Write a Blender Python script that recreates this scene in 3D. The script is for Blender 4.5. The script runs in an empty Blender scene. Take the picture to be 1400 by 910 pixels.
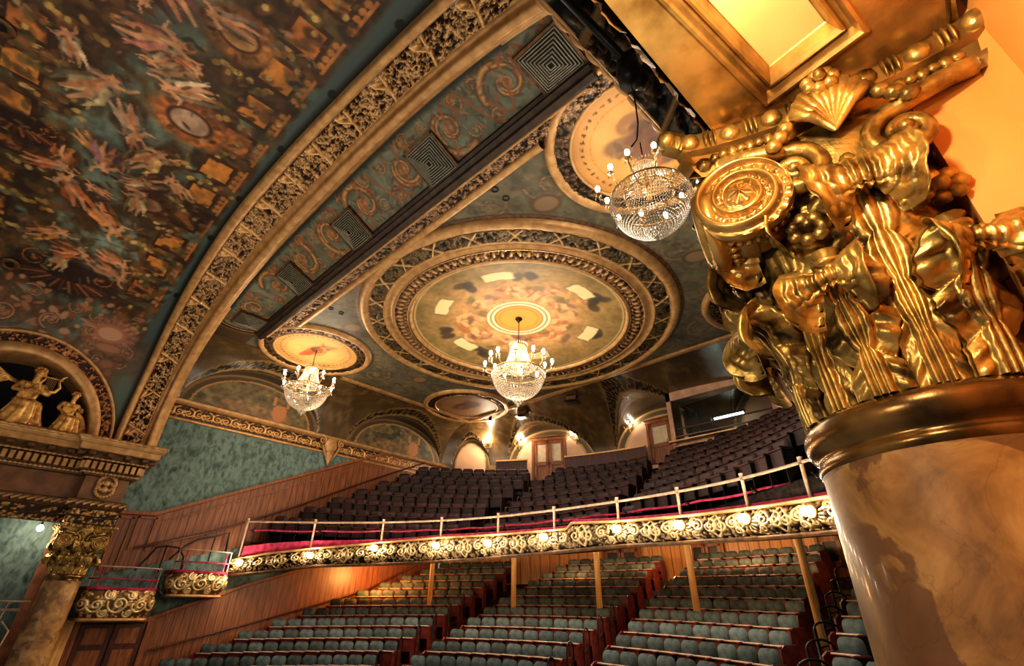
import bpy, math, random
import numpy as np
from math import sin, cos, pi, radians, sqrt, hypot
from mathutils import Vector, Matrix

rng = np.random.default_rng(11)
random.seed(11)
COL = bpy.context.scene.collection

# ------------------------------------------------------------------ helpers
def s2l(c):
    c = np.asarray(c, float) / 255.0
    return np.where(c <= 0.04045, c / 12.92, ((np.clip(c, 0, 1) + 0.055) / 1.055) ** 2.4)

def tag(o, label=None, cat=None, group=None, kind=None):
    if label: o['label'] = label
    if cat: o['category'] = cat
    if group: o['group'] = group
    if kind: o['kind'] = kind
    return o

def empty(name, loc=(0, 0, 0), rz=0.0, parent=None):
    o = bpy.data.objects.new(name, None)
    o.empty_display_size = 0.1
    o.location = loc
    o.rotation_euler = (0, 0, rz)
    COL.objects.link(o)
    if parent: o.parent = parent
    return o

def mesh_data(name, V, F, mat, col=None, smooth=True):
    V = np.asarray(V, float).reshape(-1, 3)
    me = bpy.data.meshes.new(name)
    if isinstance(F, np.ndarray):
        n, k = F.shape
        me.vertices.add(len(V)); me.vertices.foreach_set('co', V.ravel())
        me.loops.add(n * k); me.loops.foreach_set('vertex_index', F.astype(np.int32).ravel())
        me.polygons.add(n)
        me.polygons.foreach_set('loop_start', np.arange(0, n * k, k, dtype=np.int32))
        me.update(calc_edges=True)
        me.validate()
    else:
        me.from_pydata(V.tolist(), [], F)
        me.update()
    if smooth:
        me.polygons.foreach_set('use_smooth', np.ones(len(me.polygons), bool))
    if col is not None:
        a = me.color_attributes.new('Col', 'FLOAT_COLOR', 'POINT')
        c = np.ones((len(V), 4)); c[:, :3] = np.asarray(col).reshape(-1, 3)
        a.data.foreach_set('color', c.ravel())
    if mat: me.materials.append(mat)
    return me

def mk(name, V, F, mat, parent=None, col=None, smooth=True, loc=None, rz=None):
    o = bpy.data.objects.new(name, mesh_data(name, V, F, mat, col, smooth))
    COL.objects.link(o)
    if parent: o.parent = parent
    if loc is not None: o.location = loc
    if rz is not None: o.rotation_euler = (0, 0, rz)
    return o

def gridfaces(n, m, wu=False, wv=False, off=0):
    i = np.arange(n if wu else n - 1)[:, None]; j = np.arange(m if wv else m - 1)[None, :]
    i2 = (i + 1) % n; j2 = (j + 1) % m
    z = np.zeros_like(i + j)
    return np.stack([(i * m + j) + z, (i2 * m + j) + z, (i2 * m + j2) + z, (i * m + j2) + z], -1).reshape(-1, 4) + off

class MB:
    """collects shapes into one mesh"""
    def __init__(self): self.V = []; self.F = []; self.n = 0; self.C = []; self.usecol = False
    def add(self, V, F, col=None):
        V = np.asarray(V, float).reshape(-1, 3)
        if isinstance(F, np.ndarray): F = F.tolist()
        self.F += [[a + self.n for a in f] for f in F]
        self.V.append(V); self.n += len(V)
        if col is not None: self.usecol = True
        c = np.ones((len(V), 3)) * (np.asarray(col) if col is not None else 0.5)
        self.C.append(c)
        return self
    def grid(self, P, wu=False, wv=False, col=None):
        n, m = P.shape[:2]
        return self.add(P.reshape(-1, 3), gridfaces(n, m, wu, wv), col.reshape(-1, 3) if col is not None and np.ndim(col) > 1 else col)
    def box(self, c, s, rz=0.0, col=None, bev=0.0):
        x, y, z = [a / 2 for a in s]
        if bev > 0:
            b = min(bev, x * .9, y * .9, z * .9); V = []
            for sx in (-1, 1):
                for sy in (-1, 1):
                    for sz in (-1, 1):
                        V += [(sx * x, sy * (y - b), sz * (z - b)), (sx * (x - b), sy * y, sz * (z - b)), (sx * (x - b), sy * (y - b), sz * z)]
            V = np.array(V, float)
            def vi(sx, sy, sz, k): return ((sx > 0) * 4 + (sy > 0) * 2 + (sz > 0)) * 3 + k
            F = []
            for s_ in (-1, 1):
                q = [vi(s_, -1, -1, 0), vi(s_, 1, -1, 0), vi(s_, 1, 1, 0), vi(s_, -1, 1, 0)]; F.append(q if s_ > 0 else q[::-1])
                q = [vi(-1, s_, -1, 1), vi(1, s_, -1, 1), vi(1, s_, 1, 1), vi(-1, s_, 1, 1)]; F.append(q if s_ < 0 else q[::-1])
                q = [vi(-1, -1, s_, 2), vi(1, -1, s_, 2), vi(1, 1, s_, 2), vi(-1, 1, s_, 2)]; F.append(q if s_ > 0 else q[::-1])
            for a in (-1, 1):
                for b_ in (-1, 1):
                    F.append([vi(a, b_, -1, 0), vi(a, b_, 1, 0), vi(a, b_, 1, 1), vi(a, b_, -1, 1)])
                    F.append([vi(a, -1, b_, 0), vi(a, 1, b_, 0), vi(a, 1, b_, 2), vi(a, -1, b_, 2)])
                    F.append([vi(-1, a, b_, 1), vi(1, a, b_, 1), vi(1, a, b_, 2), vi(-1, a, b_, 2)])
                    for c_ in (-1, 1): F.append([vi(a, b_, c_, 0), vi(a, b_, c_, 1), vi(a, b_, c_, 2)])
        else:
            V = np.array([(sx * x, sy * y, sz * z) for sx in (-1, 1) for sy in (-1, 1) for sz in (-1, 1)], float)
            F = [[0, 1, 3, 2], [4, 6, 7, 5], [0, 4, 5, 1], [2, 3, 7, 6], [0, 2, 6, 4], [1, 5, 7, 3]]
        if rz:
            ca, sa = cos(rz), sin(rz); V = V @ np.array([[ca, sa, 0], [-sa, ca, 0], [0, 0, 1]])
        return self.add(V + np.asarray(c, float), F, col)
    def tube(self, pts, r, k=8, col=None, cap=True, closed=False):
        pts = np.asarray(pts, float); n = len(pts)
        R = np.full(n, r) if np.isscalar(r) else np.asarray(r, float)
        if closed: T = np.roll(pts, -1, 0) - np.roll(pts, 1, 0)
        else: T = np.gradient(pts, axis=0)
        T /= np.linalg.norm(T, axis=1)[:, None] + 1e-12
        ref = np.array([0, 0, 1.0]) if abs(T[0][2]) < .9 else np.array([1.0, 0, 0])
        N = np.zeros_like(pts); a = np.cross(T[0], ref); a /= np.linalg.norm(a)
        for i in range(n):
            a = a - T[i] * (a @ T[i]); a /= np.linalg.norm(a) + 1e-12; N[i] = a
        B = np.cross(T, N)
        th = np.linspace(0, 2 * pi, k, endpoint=False)
        P = pts[:, None] + R[:, None, None] * (np.cos(th)[None, :, None] * N[:, None] + np.sin(th)[None, :, None] * B[:, None])
        F = gridfaces(n, k, closed, True).tolist()
        if cap and not closed: F += [list(range(k))[::-1], list(range((n - 1) * k, n * k))]
        return self.add(P.reshape(-1, 3), F, col)
    def lathe(self, prof, n=32, c=(0, 0, 0), col=None, a0=0.0, a1=2 * pi):
        prof = np.asarray(prof, float); full = abs(a1 - a0 - 2 * pi) < 1e-6
        th = np.linspace(a0, a1, n, endpoint=not full)
        P = np.stack([prof[None, :, 0] * np.cos(th)[:, None], prof[None, :, 0] * np.sin(th)[:, None], np.broadcast_to(prof[None, :, 1], (n, len(prof)))], -1) + np.asarray(c, float)
        return self.grid(P, wu=full, col=col)
    def ell(self, c, r, nu=10, nv=7, R=None, col=None):
        u = np.linspace(0, 2 * pi, nu, endpoint=False); v = np.linspace(-pi / 2, pi / 2, nv)
        P = np.stack([np.cos(v)[None] * np.cos(u)[:, None], np.cos(v)[None] * np.sin(u)[:, None], np.broadcast_to(np.sin(v), (nu, nv))], -1) * np.asarray(r, float)
        if R is not None: P = P @ np.asarray(R).T
        return self.grid(P + np.asarray(c, float), wu=True, col=col)
    def octa(self, c, r, col=None):
        c = np.asarray(c, float); r = np.ones(3) * r
        V = np.array([[1, 0, 0], [0, 1, 0], [-1, 0, 0], [0, -1, 0], [0, 0, 1], [0, 0, -1]]) * r + c
        return self.add(V, [[0, 1, 4], [1, 2, 4], [2, 3, 4], [3, 0, 4], [1, 0, 5], [2, 1, 5], [3, 2, 5], [0, 3, 5]], col)
    def sweep(self, prof, path, up=(0, 0, 1), closed=False, col=None, cap=True):
        """prof: (k,2) side/up offsets; path (n,3) roughly horizontal; side = T x up"""
        path = np.asarray(path, float); prof = np.asarray(prof, float); up = np.asarray(up, float)
        T = (np.roll(path, -1, 0) - np.roll(path, 1, 0)) if closed else np.gradient(path, axis=0)
        T /= np.linalg.norm(T, axis=1)[:, None]
        S = np.cross(T, up); S /= np.linalg.norm(S, axis=1)[:, None]
        U = np.cross(S, T)
        P = path[:, None] + prof[None, :, 0, None] * S[:, None] + prof[None, :, 1, None] * U[:, None]
        n, k = P.shape[:2]
        F = gridfaces(n, k, closed, True).tolist()
        if cap and not closed: F += [list(range(k)), list(range((n - 1) * k, n * k))[::-1]]
        c2 = None
        if col is not None: c2 = np.broadcast_to(np.asarray(col)[None], (n, k, 3)).reshape(-1, 3) if np.ndim(col) == 2 else col
        return self.add(P.reshape(-1, 3), F, c2)
    def build(self, name, mat, parent=None, smooth=True, loc=None, rz=None):
        return mk(name, np.concatenate(self.V), self.F, mat, parent, np.concatenate(self.C) if self.usecol else None, smooth, loc, rz)

def flatshade(o, ang=35):
    me = o.data
    try: me.set_sharp_from_angle(angle=radians(ang))
    except Exception: pass
    return o

def copy_tree(o, parent=None):
    c = o.copy(); COL.objects.link(c)
    if parent: c.parent = parent
    for ch in list(o.children): copy_tree(ch, c)
    return c

# ------------------------------------------------------------------ noise
def vnoise(x, y, seed=0):
    xi = np.floor(x).astype(np.int64); yi = np.floor(y).astype(np.int64)
    xf = x - xi; yf = y - yi
    xf = xf * xf * (3 - 2 * xf); yf = yf * yf * (3 - 2 * yf)
    def h(a, b):
        n = (a * 374761393 + b * 668265263 + seed * 974634777) & 0x7fffffff
        n = ((n ^ (n >> 13)) * 1274126177) & 0x7fffffff
        n = (n ^ (n >> 16)) & 0xffff
        return n / 65535.0
    return (h(xi, yi) * (1 - xf) + h(xi + 1, yi) * xf) * (1 - yf) + (h(xi, yi + 1) * (1 - xf) + h(xi + 1, yi + 1) * xf) * yf
def fbm(x, y, seed=0, o=4):
    a = .5; s = 0; t = 0
    for k in range(o):
        s = s + a * vnoise(x, y, seed + k * 17); t += a; x = x * 2.03 + 3.1; y = y * 2.03 - 1.7; a *= .5
    return s / t

# ------------------------------------------------------------------ painting on a surface grid (U,V in metres)
class Canvas:
    def __init__(self, u, v, base):
        self.u = np.asarray(u, float); self.v = np.asarray(v, float)
        self.U, self.V = np.meshgrid(self.u, self.v, indexing='ij')
        self.c = np.ones(self.U.shape + (3,)) * np.asarray(base, float)
        self.h = np.zeros(self.U.shape)
    def win(self, u0, u1, v0, v1):
        a = np.searchsorted(self.u, u0); b = np.searchsorted(self.u, u1)
        c = np.searchsorted(self.v, v0); d = np.searchsorted(self.v, v1)
        return slice(max(a - 1, 0), b + 1), slice(max(c - 1, 0), d + 1)
    def mottle(self, amp, scale, seed=0, o=4, tint=None):
        f = fbm(self.U / scale, self.V / scale, seed, o) - .5
        if tint is None: self.c *= (1 + 2 * amp * f)[..., None]
        else:
            m = np.clip(2 * amp * f, 0, 1)[..., None]; self.c = self.c * (1 - m) + np.asarray(tint, float) * m
    def put(self, sl, m, col, h=None):
        self.c[sl] = self.c[sl] * (1 - m[..., None]) + np.asarray(col, float) * m[..., None]
        if h is not None: self.h[sl] = np.maximum(self.h[sl], h * m)
    def ell(self, cu, cv, a, b, ang=0, col=(255, 255, 255), soft=.25, alpha=1.0, h=None):
        R = max(a, b) * (1 + soft)
        sl = self.win(cu - R, cu + R, cv - R, cv + R); x = self.U[sl] - cu; y = self.V[sl] - cv
        if x.size == 0: return
        ca, sa = cos(ang), sin(ang)
        q = np.sqrt(((x * ca + y * sa) / a) ** 2 + ((-x * sa + y * ca) / b) ** 2)
        m = np.clip((1 + soft - q) / (soft + 1e-6), 0, 1) * alpha
        if h is not None:
            hh = h * np.sqrt(np.clip(1 - q * q, 0, 1)); self.h[sl] = np.maximum(self.h[sl], hh)
        self.put(sl, m, col)
    def ring(self, cu, cv, r0, r1, col, alpha=1.0, soft=.02):
        sl = self.win(cu - r1 - .1, cu + r1 + .1, cv - r1 - .1, cv + r1 + .1)
        q = np.hypot(self.U[sl] - cu, self.V[sl] - cv)
        self.put(sl, np.clip((q - r0) / soft + .5, 0, 1) * np.clip((r1 - q) / soft + .5, 0, 1) * alpha, col)
    def poly(self, pts, col, alpha=1.0, soft=.02):
        pts = np.asarray(pts, float); lo = pts.min(0) - .05; hi = pts.max(0) + .05
        sl = self.win(lo[0], hi[0], lo[1], hi[1]); x = self.U[sl]; y = self.V[sl]
        ins = np.zeros(x.shape, bool)
        for (x0, y0), (x1, y1) in zip(pts, np.roll(pts, -1, 0)):
            cnd = ((y0 > y) != (y1 > y)); ins ^= cnd & (x < (x1 - x0) * (y - y0) / (y1 - y0 + 1e-12) + x0)
        self.put(sl, ins * alpha, col)
    def stroke(self, pts, w, col, alpha=1.0, h=None, soft=.5):
        pts = np.asarray(pts, float); n = len(pts)
        W = np.full(n, w) if np.isscalar(w) else np.asarray(w, float)
        for i in range(n - 1):
            (x0, y0), (x1, y1) = pts[i], pts[i + 1]; R = max(W[i], W[i + 1]) * 1.6
            sl = self.win(min(x0, x1) - R, max(x0, x1) + R, min(y0, y1) - R, max(y0, y1) + R)
            x = self.U[sl]; y = self.V[sl]
            if x.size == 0: continue
            dx, dy = x1 - x0, y1 - y0; L = dx * dx + dy * dy + 1e-12
            t = np.clip(((x - x0) * dx + (y - y0) * dy) / L, 0, 1)
            d = np.hypot(x - x0 - t * dx, y - y0 - t * dy) / (W[i] + (W[i + 1] - W[i]) * t + 1e-9)
            if h is not None: self.h[sl] = np.maximum(self.h[sl], h * np.sqrt(np.clip(1 - d * d, 0, 1)))
            self.put(sl, np.clip((1 + soft / 2 - d) / soft, 0, 1) * alpha, col)
    def scroll(self, cu, cv, R, hand=1, a0=0.0, dark=(70, 40, 22), mid=(150, 95, 50), lite=(190, 140, 85), turns=1.7, w=.09, alpha=.9, leaves=True):
        t = np.linspace(0, turns * 2 * pi, int(34 * turns))
        r = R * np.exp(-.19 * t); a = a0 + hand * t
        P = np.stack([cu + r * np.cos(a), cv + r * np.sin(a)], 1); W = w * R * (r / R) ** .6
        if leaves:
            for i in range(2, len(t) - 4, 3):
                for side in (1, -1):
                    b = a[i] + hand * .9 * side + (pi if side < 0 else 0)
                    L = r[i] * .20 * (1.2 if side > 0 else .8)
                    q = P[i] + L * .9 * np.array([cos(b), sin(b)])
                    self.ell(q[0], q[1], L, L * .42, b + hand * .5, dark, .5, alpha * .7)
                    self.ell(q[0], q[1], L * .75, L * .25, b + hand * .5, mid, .5, alpha * .8)
        self.stroke(P, W * 1.25, dark, alpha * .85); self.stroke(P, W * .8, mid, alpha); self.stroke(P, W * .35, lite, alpha)
        for k in range(7):
            b = k * 2 * pi / 7
            self.ell(cu + R * .13 * cos(b), cv + R * .13 * sin(b), R * .09, R * .06, b, mid, .4, alpha)
        self.ell(cu, cv, R * .07, R * .07, 0, lite, .4, alpha)
    def lin(self): return s2l(np.clip(self.c, 0, 255))

def relief_leaves(cv, n, size, h=1.0, seed=0):
    """overlapping leaf-shaped bumps, height only"""
    r = np.random.default_rng(seed); u0, u1 = cv.u[0], cv.u[-1]; v0, v1 = cv.v[0], cv.v[-1]
    for k in range(n):
        cu = r.uniform(u0, u1); c2 = r.uniform(v0, v1); s = size * r.uniform(.6, 1.25); a = r.uniform(0, 2 * pi)
        for j in (-1, 0, 1):
            b = a + j * .75
            cv_e(cv, cu + s * .6 * cos(b), c2 + s * .6 * sin(b), s * .62, s * .26, b, h * r.uniform(.55, 1))
        cv_e(cv, cu, c2, s * .26, s * .26, 0, h)
def cv_e(cv, cu, c2, a, b, ang, h):
    R = max(a, b); sl = cv.win(cu - R, cu + R, c2 - R, c2 + R); x = cv.U[sl] - cu; y = cv.V[sl] - c2
    if x.size == 0: return
    ca, sa = cos(ang), sin(ang)
    q = ((x * ca + y * sa) / a) ** 2 + ((-x * sa + y * ca) / b) ** 2
    cv.h[sl] = np.maximum(cv.h[sl], h * np.sqrt(np.clip(1 - q, 0, 1)))
def gild(h, dark=(38, 24, 14), mid=(120, 82, 42), lite=(212, 170, 104)):  # recess shade and lighter crests put into the colour by relief height
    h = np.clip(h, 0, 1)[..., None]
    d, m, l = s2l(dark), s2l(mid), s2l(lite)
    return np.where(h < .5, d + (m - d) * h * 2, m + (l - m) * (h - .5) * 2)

# ------------------------------------------------------------------ materials
def node_mat(name):
    m = bpy.data.materials.new(name); m.use_nodes = True
    nt = m.node_tree; b = nt.nodes['Principled BSDF']
    return m, nt, b
def add_noise_bump(nt, b, scale, strength, dist=.02, detail=4):
    tc = nt.nodes.new('ShaderNodeTexCoord'); n = nt.nodes.new('ShaderNodeTexNoise')
    n.inputs['Scale'].default_value = scale; n.inputs['Detail'].default_value = detail
    bp = nt.nodes.new('ShaderNodeBump'); bp.inputs['Strength'].default_value = strength; bp.inputs['Distance'].default_value = dist
    nt.links.new(tc.outputs['Object'], n.inputs['Vector']); nt.links.new(n.outputs['Fac'], bp.inputs['Height'])
    nt.links.new(bp.outputs['Normal'], b.inputs['Normal'])
    return n
def mat_attr(name, rough=.6, metal=0.0, bump=0.0, bscale=40, spec=.4, emit=0.0):
    m, nt, b = node_mat(name)
    a = nt.nodes.new('ShaderNodeAttribute'); a.attribute_name = 'Col'
    nt.links.new(a.outputs['Color'], b.inputs['Base Color'])
    b.inputs['Roughness'].default_value = rough; b.inputs['Metallic'].default_value = metal
    b.inputs['Specular IOR Level'].default_value = spec
    if bump: add_noise_bump(nt, b, bscale, bump)
    return m
def mat_mix(name, c1, c2, scale=6, rough=.6, metal=0.0, bump=0.0, bscale=30, spec=.4, stretch=(1, 1, 1), lo=.35, hi=.65, detail=5, dist=0.0, obj=True, coat=0.0):
    m, nt, b = node_mat(name)
    tc = nt.nodes.new('ShaderNodeTexCoord'); mp = nt.nodes.new('ShaderNodeMapping'); mp.inputs['Scale'].default_value = stretch
    n = nt.nodes.new('ShaderNodeTexNoise'); n.inputs['Scale'].default_value = scale; n.inputs['Detail'].default_value = detail; n.inputs['Distortion'].default_value = dist
    r = nt.nodes.new('ShaderNodeValToRGB'); r.color_ramp.elements[0].position = lo; r.color_ramp.elements[1].position = hi
    r.color_ramp.elements[0].color = (*s2l(c1), 1); r.color_ramp.elements[1].color = (*s2l(c2), 1)
    nt.links.new(tc.outputs['Object'], mp.inputs['Vector']); nt.links.new(mp.outputs['Vector'], n.inputs['Vector'])
    nt.links.new(n.outputs['Fac'], r.inputs['Fac']); nt.links.new(r.outputs['Color'], b.inputs['Base Color'])
    b.inputs['Roughness'].default_value = rough; b.inputs['Metallic'].default_value = metal; b.inputs['Specular IOR Level'].default_value = spec
    b.inputs['Coat Weight'].default_value = coat; b.inputs['Coat Roughness'].default_value = .1
    if bump: add_noise_bump(nt, b, bscale, bump)
    return m
def mat_emit(name, rgb, strength):
    m, nt, b = node_mat(name)
    b.inputs['Base Color'].default_value = (*s2l(rgb), 1)
    b.inputs['Emission Color'].default_value = (*s2l(rgb), 1); b.inputs['Emission Strength'].default_value = strength
    return m

M = {}
M['paint'] = mat_attr('painted_plaster', .55, 0, .15, 60, .35)
M['paint_gloss'] = mat_attr('glossy_painted_plaster', .24, 0, .1, 40, .8)
M['gilt'] = mat_attr('gilded_relief', .38, .55, .25, 90, .5)
M['tan'] = mat_mix('tan_gilding', (156, 116, 72), (186, 146, 96), 5, .42, .35, .2, 60)
M['tan_dark'] = mat_mix('dark_shaded_gilding', (62, 42, 26), (104, 74, 44), 9, .45, .35, .2, 60)  # darker copy of the tan gilding, also painted in as shade
M['gold'] = mat_mix('bright_gold_leaf', (66, 48, 24), (196, 160, 92), 9, .33, .72, .12, 60, lo=.34, hi=.6)
M['gold_polish'] = mat_mix('polished_gold', (124, 92, 48), (204, 164, 100), 5, .28, .72, .06, 25)
M['wood'] = mat_mix('warm_wood_paneling', (92, 50, 24), (152, 92, 48), 5, .42, 0, .1, 40, stretch=(6, 6, .5), lo=.3, hi=.7)
M['wood_dark'] = mat_mix('dark_wood', (50, 22, 12), (88, 42, 24), 5, .4, 0, 0, stretch=(5, 5, .6))
M['wood_light'] = mat_mix('honey_wood', (208, 150, 82), (234, 184, 114), 4, .4, 0, 0, stretch=(5, 5, .6))
M['seat_blue'] = mat_mix('grey_blue_plush', (50, 60, 60), (90, 100, 97), 7, .85, 0, .2, 160, spec=.2)
def per_object_tone(m, lo, hi):
    nt = m.node_tree; b = nt.nodes['Principled BSDF']; src = b.inputs['Base Color'].links[0].from_socket
    oi = nt.nodes.new('ShaderNodeObjectInfo'); mr = nt.nodes.new('ShaderNodeMapRange'); mr.inputs['To Min'].default_value = lo; mr.inputs['To Max'].default_value = hi
    mx = nt.nodes.new('ShaderNodeMixRGB'); mx.blend_type = 'MULTIPLY'; mx.inputs['Fac'].default_value = 1
    nt.links.new(oi.outputs['Random'], mr.inputs['Value']); nt.links.new(src, mx.inputs['Color1']); nt.links.new(mr.outputs['Result'], mx.inputs['Color2']); nt.links.new(mx.outputs['Color'], b.inputs['Base Color'])
per_object_tone(M['seat_blue'], .6, 1.3)
M['seat_maroon'] = mat_mix('maroon_shell', (78, 28, 22), (116, 48, 36), 6, .38, 0, 0)
M['seat_edge'] = mat_mix('pale_highlight_edge', (150, 118, 98), (186, 152, 128), 9, .4, 0, 0)  # white highlight line of the tipped-up pan, put into the colour
M['balc_seat'] = mat_mix('dark_wine_plush', (30, 13, 10), (56, 26, 20), 7, .6, 0, 0, spec=.4)
per_object_tone(M['balc_seat'], .6, 1.3)
M['balc_edge'] = mat_mix('dull_wine_edge', (56, 28, 24), (96, 58, 48), 8, .35)  # edge lightened in the colour, a small highlight along each row
M['dark'] = mat_mix('black_metal', (14, 12, 11), (30, 26, 23), 8, .4, .3)
M['pale_pipe'] = mat_mix('pale_painted_pipe', (150, 118, 94), (188, 158, 132), 8, .4, .1)
M['red_velvet'] = mat_mix('crimson_velvet', (132, 30, 52), (180, 62, 88), 8, .8, 0, .1, 120, spec=.2)
M['carpet'] = mat_mix('dark_step_carpet', (30, 24, 22), (58, 46, 40), 14, .9, 0, .1, 120, spec=.1)
M['orange'] = mat_mix('amber_wall_paint', (220, 146, 74), (232, 162, 88), 1.2, .5, 0, .06, 30)
M['bulb'] = mat_emit('lit_bulb', (255, 244, 226), 110)
M['bulb_hot'] = mat_emit('lit_front_lamp', (255, 238, 208), 150)
M['tube_light'] = mat_emit('white_tube_light', (236, 255, 246), 9)
M['frosted_pane'] = mat_mix('frosted_door_glass', (176, 156, 128), (200, 180, 150), 5, .3)  # pale frosted panes, coloured without any glow
M['cream'] = mat_mix('cream_paint', (150, 112, 84), (176, 134, 102), 3, .6)
M['rust_wall'] = mat_mix('faded_rose_wall', (150, 112, 86), (182, 140, 110), 3, .6)

M['vent'] = mat_mix('grey_louvre', (112, 108, 92), (140, 134, 114), 8, .5)
M['bell'] = mat_mix('shadowed_bronze', (30, 20, 12), (58, 40, 22), 9, .5, .3)
M['rib_dark'] = mat_mix('dark_rib_moulding', (40, 28, 20), (66, 48, 32), 6, .5, .1)
M['bronze'] = mat_mix('polished_bronze', (72, 52, 28), (146, 110, 62), 5, .25, .7, .05, 25)
M['rose_wood'] = mat_mix('rose_brown_casing', (132, 82, 54), (164, 108, 74), 4, .5)
# --- blue damask wall: vertical foliage-like mottling
def mat_damask(name, c0, c1, c2):
    m, nt, b = node_mat(name); L = nt.links.new
    tc = nt.nodes.new('ShaderNodeTexCoord'); mp = nt.nodes.new('ShaderNodeMapping'); mp.inputs['Scale'].default_value = (1, 1.3, .75)
    n1 = nt.nodes.new('ShaderNodeTexNoise'); n1.inputs['Scale'].default_value = 4.2; n1.inputs['Detail'].default_value = 5; n1.inputs['Distortion'].default_value = 1.6
    v = nt.nodes.new('ShaderNodeTexVoronoi'); v.inputs['Scale'].default_value = 5.5; v.feature = 'SMOOTH_F1'
    ad = nt.nodes.new('ShaderNodeMath'); ad.operation = 'ADD'
    mu = nt.nodes.new('ShaderNodeMath'); mu.operation = 'MULTIPLY'; mu.inputs[1].default_value = .45
    r = nt.nodes.new('ShaderNodeValToRGB'); e = r.color_ramp.elements
    e[0].position = .38; e[0].color = (*s2l(c0), 1); e[1].position = .86; e[1].color = (*s2l(c2), 1)
    k = e.new(.6); k.color = (*s2l(c1), 1)
    L(tc.outputs['Object'], mp.inputs['Vector']); L(mp.outputs[0], n1.inputs['Vector']); L(mp.outputs[0], v.inputs['Vector'])
    L(v.outputs['Distance'], mu.inputs[0]); L(n1.outputs['Fac'], ad.inputs[0]); L(mu.outputs[0], ad.inputs[1]); L(ad.outputs[0], r.inputs['Fac'])
    L(r.outputs['Color'], b.inputs['Base Color']); b.inputs['Roughness'].default_value = .7; b.inputs['Specular IOR Level'].default_value = .25
    return m
M['damask'] = mat_damask('teal_damask', (52, 62, 56), (82, 98, 92), (110, 128, 120))

def mat_marble(name):
    m, nt, b = node_mat(name); L = nt.links.new
    tc = nt.nodes.new('ShaderNodeTexCoord')
    n1 = nt.nodes.new('ShaderNodeTexNoise'); n1.inputs['Scale'].default_value = 3.4; n1.inputs['Detail'].default_value = 7; n1.inputs['Distortion'].default_value = .8; n1.inputs['Roughness'].default_value = .62
    r1 = nt.nodes.new('ShaderNodeValToRGB'); e = r1.color_ramp.elements
    e[0].position = .3; e[0].color = (*s2l((100, 70, 38)), 1); e[1].position = .72; e[1].color = (*s2l((198, 158, 104)), 1)
    k = e.new(.5); k.color = (*s2l((156, 114, 66)), 1)
    n2 = nt.nodes.new('ShaderNodeTexNoise'); n2.inputs['Scale'].default_value = 2.6; n2.inputs['Detail'].default_value = 6; n2.inputs['Distortion'].default_value = .5; n2.inputs['Roughness'].default_value = .55
    mp = nt.nodes.new('ShaderNodeMapping'); mp.inputs['Location'].default_value = (4.1, 2.3, 7.7)
    r2 = nt.nodes.new('ShaderNodeValToRGB'); r2.color_ramp.elements[0].position = .555; r2.color_ramp.elements[1].position = .575
    mx = nt.nodes.new('ShaderNodeMixRGB'); mx.inputs['Color2'].default_value = (*s2l((106, 72, 48)), 1)
    # thin dark veins
    w = nt.nodes.new('ShaderNodeTexNoise'); w.inputs['Scale'].default_value = 3.0; w.inputs['Detail'].default_value = 8; w.inputs['Distortion'].default_value = 1.2
    sb = nt.nodes.new('ShaderNodeMath'); sb.operation = 'SUBTRACT'; sb.inputs[1].default_value = .5
    ab = nt.nodes.new('ShaderNodeMath'); ab.operation = 'ABSOLUTE'
    r3 = nt.nodes.new('ShaderNodeValToRGB'); r3.color_ramp.elements[0].position = 0; r3.color_ramp.elements[0].color = (.8, .78, .76, 1); r3.color_ramp.elements[1].position = .008; r3.color_ramp.elements[1].color = (1, 1, 1, 1)
    ml = nt.nodes.new('ShaderNodeMixRGB'); ml.blend_type = 'MULTIPLY'; ml.inputs['Fac'].default_value = 1
    mm = nt.nodes.new('ShaderNodeMath'); mm.operation = 'MULTIPLY'; mm.inputs[1].default_value = .8
    L(tc.outputs['Object'], n1.inputs['Vector']); L(tc.outputs['Object'], mp.inputs['Vector']); L(mp.outputs[0], n2.inputs['Vector']); L(tc.outputs['Object'], w.inputs['Vector'])
    L(n1.outputs['Fac'], r1.inputs['Fac']); L(n2.outputs['Fac'], r2.inputs['Fac']); L(r2.outputs['Color'], mm.inputs[0]); L(mm.outputs[0], mx.inputs['Fac'])
    L(r1.outputs['Color'], mx.inputs['Color1']); L(w.outputs['Fac'], sb.inputs[0]); L(sb.outputs[0], ab.inputs[0]); L(ab.outputs[0], r3.inputs['Fac'])
    L(mx.outputs['Color'], ml.inputs['Color1']); L(r3.outputs['Color'], ml.inputs['Color2']); L(ml.outputs['Color'], b.inputs['Base Color'])
    b.inputs['Roughness'].default_value = .36; b.inputs['Coat Weight'].default_value = .16; b.inputs['Coat Roughness'].default_value = .08
    return m
M['marble'] = mat_marble('tan_scagliola_marble')

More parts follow.
